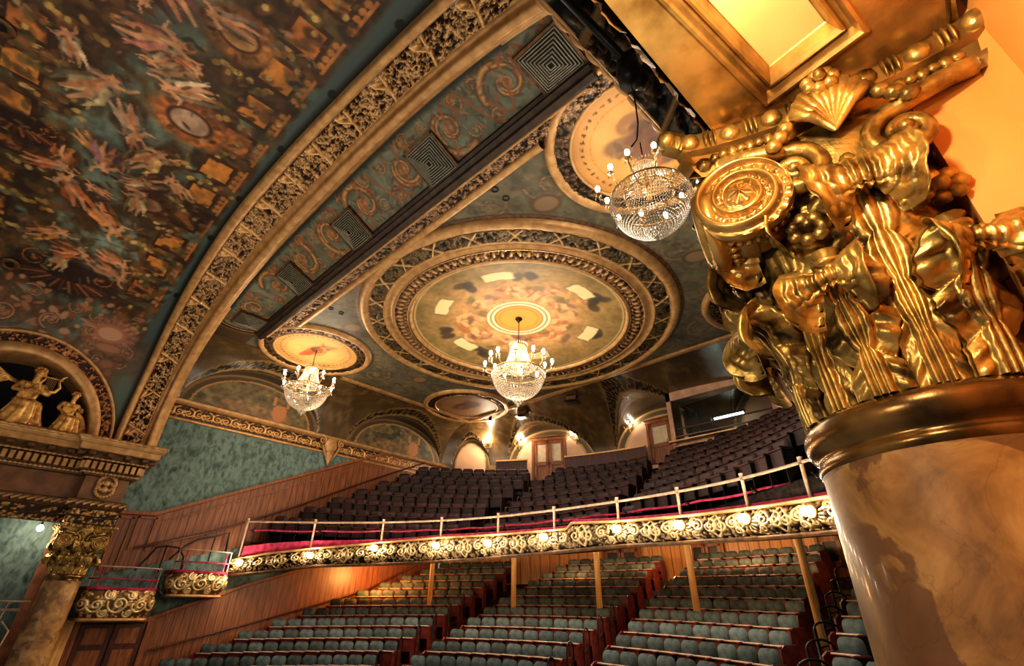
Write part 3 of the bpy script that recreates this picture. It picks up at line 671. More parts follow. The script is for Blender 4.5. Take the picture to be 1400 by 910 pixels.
# lunette walls above the side cornices (painted)
def wall_sheet(name, i0, i1, zb, label, seed, style):
    S = OS[i0:i1]; nz = 60; Z = np.stack([np.linspace(zb, zt, nz) for zt in zlun(S)], 0)
    U = np.broadcast_to(S[:, None], Z.shape)
    c = np.ones(Z.shape + (3,)) * np.array((104, 84, 54)); f = fbm(U * .9, Z * 1.3, seed) - .5; c *= (1 + .7 * f)[..., None]
    for sc, hw, hh, kd in LUN:
        q = (U - sc) / hw; r = np.sqrt(q ** 2 + ((Z - ZS) / hh) ** 2); sel = np.abs(q) < 1
        up = Z > ZS
        if style == 'L':
            w = fbm(U * 1.2, Z * 2.2, seed + 9)
            sky = sel & up & (r < .84); c[sky] = (np.array((98, 84, 54)) * (1 + .6 * (w[sky] - .5))[:, None])
            c[sel & up & (r < .84) & (w > .54)] = (62, 58, 38)
            c[sel & up & (r < .55) & (Z < ZS + .4 + .3 * w)] = (108, 84, 52); dd = sel & up & (r < .84); c[dd] = c[dd] * (.55 + .95 * fbm(U * 6, Z * 7, seed + 3))[dd][:, None]
            for e0, e1, cc in ((.84, .87, (150, 112, 66)), (.87, .95, (70, 54, 34)), (.95, 1.1, (110, 84, 50))): c[sel & up & (r > e0) & (r < e1)] = cc
            # painted urn on a pedestal
            du = U - sc - .35 * hw; h = Z - ZS
            urn = ((np.abs(du) < .16 + .14 * np.sin(np.clip((h - .15) * 5.2, 0, pi))) & (h > .1) & (h < .75)) | ((np.abs(np.abs(du) - .26) < .05) & (h > .7) & (h < 1.05)) | ((np.abs(du) < .3) & (h > .0) & (h < .12))
            c[urn & sel & (r < .84)] = (158, 104, 62)
        else:
            rose_ = sel & ((r < .8) | (~up & (np.abs(q) < .8))); c[rose_] = np.array((200, 158, 126)) * (1 + .25 * f[rose_])[:, None]
            ar = sel & (((r > .8) & (r < 1.05) & up) | (~up & (np.abs(q) > .8)))
            c[ar] = np.array((84, 68, 44)) * (1 + .6 * f[ar])[:, None]
            c[sel & up & (np.abs(r - .81) < .025)] = (176, 140, 90); c[sel & up & (np.abs(r - .98) < .03)] = (150, 118, 74)
    if style == 'B':
        far = np.ones(Z.shape, bool)
        for sc, hw, hh, kd in LUN: far &= np.abs(U - sc) > hw * 1.02
        fan = far & (np.sin(np.arctan2(U - np.round(U / 2.2) * 2.2, Z - 14.4) * 18) > .2); c[fan] = (132, 106, 62)
    P = np.stack([np.broadcast_to(OP[i0:i1, 0][:, None], Z.shape), np.broadcast_to(OP[i0:i1, 1][:, None], Z.shape), Z], -1)
    o = mk(name, P.reshape(-1, 3), gridfaces(*Z.shape), M['paint'], col=s2l(np.clip(c, 0, 255))); tag(o, label, kind='structure'); return o
wall_sheet('wall_left', 0, nL, ZS, 'painted lunettes with urns above the left cornice', 61, 'L')
wall_sheet('wall_back', nL, nL + 400, 12.9, 'rose and gold rear wall of the upper balcony with round arches', 62, 'B')
wall_sheet('wall_right', nL + 400, len(OP), ZS, 'painted lunettes above the right cornice', 63, 'L')
# ================================================================== PROSCENIUM-SIDE ARCH
def arch_surface(s, v, off):
    """s along the arch, v across (0 stage edge, 1 house edge), off = drop into the room"""
    X, Z = arch_pt(s); e = .02
    X1, Z1 = arch_pt(np.clip(s + e, 0, ALEN)); X0, Z0 = arch_pt(np.clip(s - e, 0, ALEN))
    tx, tz = X1 - X0, Z1 - Z0; L = np.hypot(tx, tz) + 1e-9; tx, tz = tx / L, tz / L
    a, b = yL(s), yR(s)
    return np.stack([X + off * tz, a + v * (b - a), Z - off * tx], -1)
def arch_strip(name, vs, offs, mat, label, ds=.12, col=None):
    s = np.arange(0, ALEN + ds, ds).clip(0, ALEN); V_, S_ = np.meshgrid(np.array(vs), s); O_ = np.broadcast_to(np.array(offs)[None], S_.shape)
    P = arch_surface(S_, V_, O_)
    o = mk(name, P.reshape(-1, 3), gridfaces(*S_.shape), mat); tag(o, label, kind='structure'); return o
arch_strip('trim_5', [-.03, 0.0, 0.0, .03, .12, .16, .2], [-.12, -.1, .1, .15, .15, .1, -.01], M['tan'], 'tan gilded bar along the mural side of the great arch')
arch_strip('trim_6', [.62, .67, .68, .75, .78, .785, .79, .82, .85, .9, .95, .97, .985, 1.0, 1.0, 1.03, 1.03, 1.07, 1.07], [-.02, .05, .0, -.01, .02, .06, .12, .15, .14, .15, .12, .06, .06, .05, .02, .02, .0, .0, -.1], M['tan'], 'tan gilded roll moulding along the house side of the great arch')
sN = int(ALEN / .02); cvA = Canvas(np.linspace(0, ALEN, sN), np.linspace(0, .6, 31), (0, 0, 0))
relief_leaves(cvA, 3900, .075, 1.0, 7)
nrib = 19; hl = np.zeros_like(cvA.h)
for k in range(nrib):
    u = (k + .5) * ALEN / nrib
    cvA.stroke([(u - .1, .6), (u + .02, .3), (u + .12, .0)], .035, (255, 255, 255), .8, 1.2)
    cvA.stroke([(u + .02, .3), (u - .18, .12), (u - .2, .0)], .05, (255, 255, 255), .6, 1.2); cvA.ell(u - .12, .06, .12, .07, .4, (255, 255, 255), .4, .8, 1.2)
    cvA.ell(u + .02, .3, .06, .05, 0, (255, 255, 255), .2, .8, 1.4)
hl = cvA.c[..., 0] / 255.0
P = arch_surface(cvA.U, .18 + cvA.V / .6 * .475, .0 + .11 * cvA.h)
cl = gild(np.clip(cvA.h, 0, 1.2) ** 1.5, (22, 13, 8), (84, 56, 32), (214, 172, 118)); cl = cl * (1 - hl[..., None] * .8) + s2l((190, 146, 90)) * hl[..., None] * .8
o = mk('trim_7', P.reshape(-1, 3), gridfaces(*cvA.U.shape), M['gilt'], col=cl.reshape(-1, 3)); tag(o, 'broad band of carved gilded leaves with crossed ribbons on the great arch', kind='structure')

# ================================================================== MURAL VAULT
KS = ALEN / 23.83
cv = Canvas(np.linspace(0, 20.5, 760), np.linspace(-4.6, 2.05, 230), (98, 110, 98))
cv.mottle(.3, 1.2, 70); f = np.random.default_rng(3)
w1 = fbm(cv.U / 1.1, cv.V / .8, 71); w2 = fbm(cv.U / .5, cv.V / .35, 72, 5)
w3 = fbm(cv.U / .16, cv.V / .11, 74, 4); w4 = fbm(cv.U / 2.2, cv.V / 1.4, 75, 3)
for th_, colr, a in ((.40, (86, 70, 46), .8), (.45, (62, 42, 26), .85), (.52, (96, 66, 40), .75), (.58, (46, 28, 18), .9), (.64, (120, 78, 48), .7)):
    ctr = .085 * np.exp(-((cv.V + .75 + .35 * np.sin(cv.U * .9)) / .75) ** 2)
    m = np.clip((w1 * .5 + w2 * .3 + w4 * .2 - ctr - th_) * 12, 0, 1)[..., None] * a; cv.c = cv.c * (1 - m) + np.array(colr) * m
skin, wing, cream_, rust, plum, gold_, olive, dkb = (190, 138, 100), (178, 156, 124), (170, 150, 112), (146, 80, 44), (100, 58, 50), (166, 114, 54), (84, 74, 42), (40, 24, 15)
# garland masses
for yc in (-2.2, .75):
    for k in range(420):
        u = f.uniform(2.6, 20.4); v = yc + f.normal(0, .36); cv.ell(u, v, f.uniform(.1, .24), f.uniform(.07, .14), f.uniform(0, 3), [olive, (64, 44, 26), (106, 70, 38), (82, 52, 30), dkb][f.integers(5)], .6, .6)
# amber architectural panels with carved frames
for k, u in enumerate(np.arange(5.2, 20.4, 1.12)):
    for yc, sg in ((-2.55, -1), (.86, 1)):
        uu = u * KS; q = .3
        cv.poly([(uu - q - .1, yc - .34), (uu + q + .1, yc - .34), (uu + q + .1, yc + .34), (uu - q - .1, yc + .34)], (62, 36, 18))
        cv.poly([(uu - q, yc - .28), (uu + q, yc - .24), (uu + q, yc + .24), (uu - q, yc + .28)], (184, 120, 54) if k % 3 else (156, 96, 48))
        for j in range(4):
            cv.ell(uu + (j - 1.5) * .19, yc + sg * .42, .07, .05, 0, (176, 116, 62), .3, .9); cv.stroke([(uu - .42, yc + sg * .5), (uu + .42, yc + sg * .5)], .025, (170, 110, 54))
    # fruit strings across
    t_ = np.linspace(0, 1, 9)
    for yc, sg in ((-1.95, 1), (.35, -1)):
        for q in t_: cv.ell(u * KS + .56 + .1 * f.normal(), yc + sg * (-.55 + 1.0 * q) * .9, .075, .055, f.uniform(0, 3), [(186, 158, 92), (168, 130, 70), (142, 110, 56)][f.integers(3)], .35, .9)
for k in range(520):
    yc = (-2.3, .8)[k % 2]; u = f.uniform(2.6, 20.4); v = yc + f.normal(0, .42); c = [olive, (64, 44, 26), (96, 66, 38), (52, 32, 20), (112, 74, 42)][f.integers(5)]
    cv.ell(u, v, f.uniform(.06, .2), f.uniform(.04, .1), f.uniform(0, 3), c, .6, .75)
    if k % 3 == 0: cv.ell(u + .05, v, .06, .045, 0, [(182, 152, 92), (160, 122, 70), (134, 86, 50)][f.integers(3)], .35, .9)
# dark scallop shells / arcs
for (u, v, R) in ((9.1 * KS, -2.45, .62), (4.7 * KS, -.75, .95), (13.6 * KS, -2.4, .5), (17.4 * KS, -2.4, .6), (17.2 * KS, .5, .55)):
    cv.ell(u, v, R * .55, R, 0, (42, 22, 14), .4, .9)
    for j in range(13):
        a = -1.3 + 2.6 * j / 12; cv.stroke([(u - R * .15 * cos(a), v + R * .5 * sin(a)), (u - R * .5 * cos(a), v + R * 1.05 * sin(a))], .03, (150, 92, 46) if j % 2 else (92, 50, 28), .85)
    cv.scroll(u + R * .3, v + R * .75, R * .34, 1, 0, dkb, (110, 62, 34), (172, 112, 60)); cv.scroll(u + R * .3, v - R * .75, R * .34, -1, 0, dkb, (110, 62, 34), (172, 112, 60))
# oval painted medallions in wreaths
for (u, v, R, frame, face) in ((11.74, .02, .36, (146, 88, 48), (156, 128, 104)), (8.5, .08, .27, (84, 44, 24), (152, 112, 76)), (3.3, .74, .3, (168, 112, 86), (186, 142, 112)), (14.4, .05, .3, (140, 92, 50), (186, 140, 84))):
    u *= KS; cv.ell(u, v, R * 1.5, R * 1.75, 0, frame, .35, .9)
    for j in range(26):
        a = j * 2 * pi / 26; cv.ell(u + R * 1.3 * cos(a), v + R * 1.5 * sin(a), R * .2, R * .14, a, np.array(frame) * f.uniform(.6, 1.35), .4, .9)
    cv.ell(u, v, R * .95, R * 1.1, 0, (70, 40, 24), .15); cv.ell(u, v, R * .78, R * .92, 0, face, .15)
# winged figures with drapery
def angel(u, v, s, a, drape):
    d = np.array([cos(a), sin(a)]); n = np.array([-sin(a), cos(a)]); p = np.array([u, v]); dr = np.array(drape, float)
    cv.ell(*(p - d * .2 * s), .42 * s, .26 * s, a, (52, 36, 24), .8, .45)
    for sg in (1, -1):
        for j in range(5):
            q = p + d * .14 * s; cv.stroke([q, q + n * sg * .16 * s + d * .03 * s, q + (n * sg * (.27 - .02 * j) - d * (.0 + .07 * j)) * s], [.05 * s, .035 * s, .012 * s], wing if j % 2 else (132, 110, 86), .6)
    for j in range(6):
        o_ = (j - 2.5) * .05
        cv.stroke([p - d * .02 * s + n * o_ * s, p - d * .3 * s + n * (o_ * 1.8 + f.normal(0, .03)) * s, p - d * .62 * s + n * (o_ * 2.2 + .12 * sin(j * 2.0)) * s], [.06 * s, .06 * s, .015 * s], dr * (.65, 1.0, 1.25)[j % 3], .8)
    cv.stroke([p + d * .22 * s, p + d * .06 * s, p - d * .12 * s], [.09 * s, .075 * s, .085 * s], skin, .95); cv.stroke([p + d * .2 * s - n * .04 * s, p - d * .08 * s - n * .05 * s], .03 * s, (140, 88, 56), .7)
    cv.stroke([p - d * .1 * s, p - d * .38 * s + n * .09 * s, p - d * .7 * s + n * .03 * s], [.065 * s, .052 * s, .026 * s], skin, .92); cv.stroke([p - d * .1 * s - n * .04 * s, p - d * .36 * s - n * .08 * s, p - d * .6 * s - n * .16 * s], [.06 * s, .048 * s, .024 * s], (172, 114, 76), .92)
    cv.stroke([p + d * .18 * s + n * .06 * s, p + d * .3 * s + n * .22 * s, p + d * .46 * s + n * .26 * s], [.04 * s, .032 * s, .02 * s], skin, .95)
    cv.stroke([p + d * .18 * s - n * .06 * s, p + d * .06 * s - n * .22 * s, p + d * .16 * s - n * .36 * s], [.04 * s, .03 * s, .018 * s], skin, .95)
    cv.ell(*(p + d * .34 * s), .066 * s, .06 * s, 0, (190, 136, 96), .25); cv.ell(*(p + d * .385 * s), .05 * s, .065 * s, a, (84, 50, 28), .4, .9)
fa = np.random.default_rng(29)
for k in range(26): angel(fa.uniform(5, 19.5) * KS, fa.uniform(-1.8, .25), fa.uniform(.55, 1.0), fa.uniform(0, 6.2), [cream_, rust, plum, gold_, (150, 110, 80), (120, 96, 84)][fa.integers(6)])
for (u, v, s, a, dr) in ((11.4, -1.45, 1.25, .5, cream_), (10.7, -.75, 1.0, 2.6, (150, 128, 110)), (13.3, -.85, 1.1, 1.1, (150, 96, 80)), (12.4, -.35, 1.0, -2.2, wing), (10.15, -.25, 1.05, .4, (190, 150, 96)), (7.15, -.4, 1.15, 2.4, (184, 120, 66)),
                         (7.9, -1.4, 1.05, -.6, rust), (9.2, -.95, .95, 3.0, (120, 84, 90)), (6.1, -1.3, .9, .9, gold_), (14.4, -1.2, 1.1, -1.0, plum), (15.3, -.6, 1.0, 2.2, (150, 120, 84)), (8.4, -1.75, .8, 1.2, rust), (12.0, -2.0, .75, -.4, wing), (16.6, -1.3, 1.1, .6, cream_), (5.9, .1, .8, 1.9, (170, 110, 74)), (18.3, -.7, 1.1, 2.9, rust), (9.6, .3, .75, -.9, (180, 140, 100))):
    angel(u * KS, v, s, a, dr)
for k in range(500):    # flecks of leaf and highlight that give the painting its bustle
    cv.ell(f.uniform(2.4, 20), f.uniform(-3.2, 1.2), f.uniform(.03, .11), f.uniform(.012, .04), f.uniform(0, 3), [(150, 102, 62), (112, 84, 50), (44, 28, 18), (128, 118, 94), (90, 96, 86), (70, 44, 28)][f.integers(6)], .5, .7)
cv.c *= (.74 + .5 * w3)[..., None] * (.72 + .5 * w4)[..., None]
# paler rose cartouche zone near the springing
m = np.clip((3.9 - cv.U) / 1.2, 0, 1)[..., None] * .5; cv.c = cv.c * (1 - m) + np.array((112, 104, 90)) * m
for k in range(160): cv.ell(f.uniform(2.0, 4.2), f.uniform(-2.6, 1.2), f.uniform(.04, .14), f.uniform(.03, .08), f.uniform(0, 3), [(164, 108, 78), (128, 74, 48), (186, 140, 108), (86, 58, 40)][f.integers(4)], .5, .8)
u0 = 3.3 * KS
for j in range(40):
    a = j * 2 * pi / 40; cv.stroke([(u0 + .36 * cos(a), .74 + .4 * sin(a)), (u0 + .62 * cos(a), .74 + .66 * sin(a))], .03, (150, 106, 82) if j % 2 else (118, 80, 60), .55)
cv.ell(u0, .74, .3, .36, 0, (160, 104, 78), .1); cv.ell(u0, .74, .2, .27, 0, (184, 142, 112), .15)
for (u, v, a_, b_, c) in ((2.8, .85, .16, .5, (120, 84, 58)), (2.55, .7, .1, .2, (84, 56, 36)), (2.55, 1.2, .1, .2, (84, 56, 36)), (2.3, 1.0, .16, .26, (104, 70, 46)), (2.05, 1.12, .16, .14, (96, 62, 40)), (1.82, 1.2, .16, .06, (88, 56, 36))):
    cv.ell(u * KS, v, a_, b_, 0, c, .3); cv.ell(u * KS + .03, v, a_ * .6, b_ * .5, 0, np.array(c) * 1.35, .5, .8)
for (u, v, R, hd) in ((2.85, .42, .2, 1), (2.85, 1.3, .2, -1), (2.4, .72, .16, -1), (2.4, 1.3, .15, 1), (3.2, .25, .18, 1), (3.7, .3, .2, -1), (3.9, 1.15, .16, 1), (3.2, -.6, .3, 1), (3.1, -1.6, .3, -1), (3.9, -1.2, .25, 1), (3.8, -.2, .22, -1)):
    cv.scroll(u * KS, v, R, hd, u * 3, (66, 42, 28), (136, 92, 64), (176, 132, 100), 1.6, .13, .85)
# plain teal border and gap shade painted dark at the arch, with small fixing holes
edge = np.clip((cv.V - 1.46 + .12 * (fbm(cv.U * 2, cv.V * 2, 80) - .5)) / .08, 0, 1)[..., None] * np.clip((cv.U - 1.0) / .8, 0, 1)[..., None] * np.clip((cv.U - 2.9) / .6, .0, 1)[..., None]
cv.c = cv.c * (1 - edge) + np.array((70, 84, 82)) * edge
lowb = np.clip((2.2 - cv.U) / .4, 0, 1)[..., None] * np.clip(np.abs(cv.V - 1.1) * 4 - 1.0, 0, 1)[..., None]; cv.c = cv.c * (1 - lowb) + np.array((86, 104, 94)) * lowb
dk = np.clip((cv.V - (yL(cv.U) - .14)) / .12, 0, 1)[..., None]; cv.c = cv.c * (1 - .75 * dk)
for u in (16.82, 14.6, 12.49, 10.25, 8.31, 5.48): cv.ell(u * KS, float(yL(u * KS)) - .1, .1, .06, 0, (8, 8, 8), .2)
cv.c *= .92
X, Z = arch_pt(cv.U); P = np.stack([X * 1.004, np.minimum(cv.V, yL(cv.U) + .06), Z + .03], -1)
F = gridfaces(*cv.U.shape); cen = P.reshape(-1, 3)[F].mean(1)
keep = ~((cen[:, 0] < 0) & (np.hypot(cen[:, 1] + .6, cen[:, 2] - 13.0) < 2.35))
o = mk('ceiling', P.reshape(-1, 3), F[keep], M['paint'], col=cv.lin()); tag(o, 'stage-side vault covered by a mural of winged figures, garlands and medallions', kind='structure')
# small round speaker/lamp cups in the mural
for u, v, lab in ((11.45, -2.85, 'pale ringed ceiling lamp hole at the top left corner of the mural'), (4.5, -1.83, 'pale ringed ceiling lamp hole low on the left of the mural')):
    x, z = arch_pt(u * KS); m = MB(); m.lathe([(.0, .02), (.08, .02), (.085, -.005), (.2, -.012), (.21, .01)], 24)
    x1, z1 = arch_pt(u * KS + .05); an = math.atan2(float(z1 - z), float(x1 - x))
    o = m.build('ceiling_lamp_hole', M['tan_dark'], loc=(float(x) * 1.0, v, float(z) - .01)); o.rotation_euler = (0, -an, 0); tag(o, lab, 'light', 'mural lamp holes')
    d = MB(); d.lathe([(0, -.008), (.085, -.008)], 20); d.build('dark_hole', M['dark'], o)

# ---------------------------------------------------------------- lunette niche with gilded sculpture
lun = empty('lunette_niche', (0, 0, 0)); tag(lun, 'dark arched niche with tan gilded surround at the left edge', 'niche')
ph = np.linspace(0, pi, 97)
def vault_x(z):  # X of the vault (left) at height z
    return -9.35 * np.clip(1 - np.clip((z - 13) / ZC, 0, 1) ** NA, 0, 1) ** (1 / NA)
def ring_arc(name, rs, offs, mat, colr=None):
    R_, Ph = np.meshgrid(np.array(rs), ph); y = -.6 + R_ * np.cos(Ph); z = 13.0 + R_ * np.sin(Ph) - .02
    x = vault_x(np.maximum(13.0 + 2.3 * np.sin(Ph), 13)) * .55 + vault_x(z) * .45 + np.array(offs)[None]
    return mk(name, np.stack([x, y, z], -1).reshape(-1, 3), gridfaces(*R_.shape), mat, lun, colr)
ring_arc('outer_bead', [2.56, 2.55, 2.5, 2.46, 2.45], [-.08, .06, .1, .08, .0], M['tan'])
cvr = Canvas(np.linspace(0, pi * 2.32, 420), np.linspace(2.2, 2.46, 16), (0, 0, 0)); relief_leaves(cvr, 420, .06, 1, 77)
Ph = cvr.U / 2.32; y = -.6 + cvr.V * np.cos(Ph); z = 12.98 + cvr.V * np.sin(Ph); x = vault_x(np.maximum(13.0 + 2.3 * np.sin(Ph), 13)) * .55 + vault_x(np.maximum(z, 13)) * .45 + .03 + .05 * cvr.h
mk('carved_leaf_band', np.stack([x, y, z], -1).reshape(-1, 3), gridfaces(*cvr.U.shape), M['gilt'], lun, gild(cvr.h, (40, 22, 14), (104, 58, 34), (176, 124, 74)).reshape(-1, 3))
ring_arc('plain_band', [2.22, 2.2, 1.97, 1.94, 1.93, 1.9], [.02, .07, .05, .02, -.3, -.9], M['tan'])
b = MB(); rr_, P2 = np.meshgrid(np.linspace(0, 2.3, 14), ph); b.grid(np.stack([np.full_like(rr_, -10.05), -.6 + rr_ * np.cos(P2), 12.9 + rr_ * np.sin(P2)], -1)); b.build('back_wall', mat_mix('niche_black_blue', (4, 5, 8), (14, 18, 24), 2, .8), lun)
b = MB(); b.box((-9.35, -.6, 12.96), (1.5, 4.3, .12)); b.build('sill', M['wood'], lun, False)
# ================================================================== ENTABLATURES
def mitre(path, d):
    """offset an open plan polyline to its right by d"""
    p = np.asarray(path, float); out = []
    for i in range(len(p)):
        ns = []
        if i > 0: t = p[i] - p[i - 1]; ns.append(np.array([t[1], -t[0]]) / np.hypot(*t))
        if i < len(p) - 1: t = p[i + 1] - p[i]; ns.append(np.array([t[1], -t[0]]) / np.hypot(*t))
        n = sum(ns); n = n / np.hypot(*n); n = n / max(.3, n @ ns[0]); out.append(p[i] + n * d)
    return np.array(out)
def mitre_sweep(mb, path, prof):
    rows = [np.column_stack([mitre(path, d), np.full(len(path), z)]) for d, z in prof]
    mb.grid(np.stack(rows, 0))
def along(path, step, d, start=.5):
    q = mitre(path, d); seg = np.hypot(*np.diff(q, axis=0).T); out = []
    for i, L in enumerate(seg):
        n = max(1, int(round(L / step))); t = (q[i + 1] - q[i]) / L
        for k in range(n): out.append((q[i] + t * L * (k + start) / n, math.atan2(t[1], t[0]), L / n))
    return out
def entablature(path, label, ornate=True, ov=0.0):
    t = empty('entablature', (0, 0, 0)); tag(t, label, 'entablature')
    m = MB(); mitre_sweep(m, path, [(0, 10.762), (0, 10.95), (.03, 10.96), (.03, 11.14), (.06, 11.16), (.1, 11.22), (.14, 11.3), (.14, 11.36), (-.02, 11.4)])
    m.build('architrave', M['tan_dark'], t, False)
    m = MB(); mitre_sweep(m, path, [(-.02, 11.38), (-.02, 12.0)]); m.build('frieze', mat_mix('plain_brown_frieze', (96, 62, 38), (124, 84, 54), 3, .5) if ornate else M['tan_dark'], t, False)
    m = MB(); mitre_sweep(m, path, [(-.02, 12.0), (.06, 12.02), (.08, 12.12), (.1, 12.12), (.1, 12.4), (.2, 12.42), (.22, 12.46), (.22, 12.62)]); m.build('bed_moulding', M['tan_dark'], t, False)
    m = MB(); mitre_sweep(m, path, [(.2, 12.62), (.4 + ov, 12.62), (.4 + ov, 12.64), (.42 + ov, 12.64), (.42 + ov, 12.78), (.46 + ov, 12.8), (.5 + ov, 12.86), (.52 + ov, 12.95), (.5 + ov, 12.98), (-.6, 12.98)]); m.build('cornice', M['tan'], t, False)
    if ornate:
        m = MB()
        for c, a, L in along(path, .155, .16): m.box((c[0], c[1], 12.26), (L * .62, .12, .2), a)
        m.build('dentil_course', M['tan'], t, False)
        for d, z, L0, r0 in ((.23, 12.43, .12, .034), (.52 + ov, 12.93, .2, .045), (.13, 12.08, .1, .035)):
            q = mitre(path, d); cum = np.concatenate([[0], np.cumsum(np.hypot(*np.diff(q, axis=0).T))]); n = int(cum[-1] / L0) * 8 + 1
            sx_ = np.linspace(0, cum[-1], n); m = MB()
            m.tube(np.stack([np.interp(sx_, cum, q[:, 0]), np.interp(sx_, cum, q[:, 1]), np.full(n, z)], 1), r0 * (.3 + .7 * np.abs(np.sin(np.arange(n) * pi / 8)) ** .6), 7); m.build('bead_moulding', M['tan'], t)
        for c, a, L in along(path, .42, .31):
            m = MB(); m.box((c[0], c[1], 12.55), (.17, .2, .12), a, None, .02); m.build('modillion', M['tan_dark'], t, False)
        cvx = Canvas(np.linspace(0, 1, 2), np.linspace(0, 1, 2), (0, 0, 0))
        for z0, z1, d, sd in ((10.77, 10.94, .015, 1), (10.97, 11.13, .045, 2)):
            q = mitre(path, d); seg = np.hypot(*np.diff(q, axis=0).T); L = seg.sum(); cu = np.concatenate([[0], np.cumsum(seg)])
            cr = Canvas(np.linspace(0, L, int(L / .025)), np.linspace(z0, z1, 9), (0, 0, 0)); relief_leaves(cr, int(L * 30), .06, 1, 90 + sd)
            X = np.interp(cr.U, cu, q[:, 0]); Y = np.interp(cr.U, cu, q[:, 1]); 
            nx = np.interp(cr.U, np.concatenate([[0]] + [[a + 1e-3, b - 1e-3] for a, b in zip(cu[:-1], cu[1:])] + [[L]]), np.concatenate([[0]] + [[(q[i + 1] - q[i])[1] / seg[i]] * 2 for i in range(len(seg))] + [[0]]))
            ny = np.interp(cr.U, np.concatenate([[0]] + [[a + 1e-3, b - 1e-3] for a, b in zip(cu[:-1], cu[1:])] + [[L]]), np.concatenate([[0]] + [[-(q[i + 1] - q[i])[0] / seg[i]] * 2 for i in range(len(seg))] + [[0]]))
            P = np.stack([X + nx * .03 * cr.h, Y + ny * .03 * cr.h, cr.V], -1)
            mk('carved_band', P.reshape(-1, 3), gridfaces(*cr.U.shape), M['gilt'], t, gild(cr.h, (36, 22, 12), (112, 78, 42), (200, 156, 94)).reshape(-1, 3))
        if ov:      # carved underside of the deep cornice, darkened in colour as its shade
            q0, q1 = mitre(path, .22), mitre(path, .4 + ov); cum = np.concatenate([[0], np.cumsum(np.hypot(*np.diff(q0, axis=0).T))])
            cr = Canvas(np.linspace(0, cum[-1], int(cum[-1] / .02)), np.linspace(0, .18 + ov, 24), (0, 0, 0)); relief_leaves(cr, int(cum[-1] * 55), .08, 1, 97)
            for k in range(int(cum[-1] / .45)): cr.stroke([(.2 + .45 * k, 0), (.2 + .45 * k, .18 + ov)], .05, (0, 0, 0), 1, 1.1)
            fr_ = cr.V / (.18 + ov); X = np.interp(cr.U, cum, q0[:, 0]) * (1 - fr_) + np.interp(cr.U, cum, q1[:, 0]) * fr_; Y = np.interp(cr.U, cum, q0[:, 1]) * (1 - fr_) + np.interp(cr.U, cum, q1[:, 1]) * fr_
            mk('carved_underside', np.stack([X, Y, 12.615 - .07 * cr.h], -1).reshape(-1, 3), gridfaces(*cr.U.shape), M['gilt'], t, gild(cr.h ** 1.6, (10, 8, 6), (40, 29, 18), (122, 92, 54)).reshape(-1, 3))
        m = MB()   # twisted rope moulding
        for c, a, L in along(path, .16, .12):
            d = np.array([cos(a), sin(a)]); m.tube([(c[0] - d[0] * .09, c[1] - d[1] * .09, 11.24), (c[0] + d[0] * .09, c[1] + d[1] * .09, 11.33)], .035, 6)
        m.build('rope_moulding', M['tan'], t)
        m = MB()   # wreath on the frieze above the column
        for k in range(18):
            a = k * 2 * pi / 18; m.ell((-8.70, 2.2 + .2 * cos(a), 11.68 + .2 * sin(a)), (.04, .06, .05), 6, 4)
        m.ell((-8.70, 2.2, 11.68), (.05, .09, .09), 8, 6); m.build('wreath', M['tan'], t)
    return t
entablature([(-9.02, -5.0), (-9.02, 1.66), (-8.73, 1.66), (-8.73, 2.72), (-9.98, 2.72)], 'ornate gilded entablature with pale dentils above the far left column')

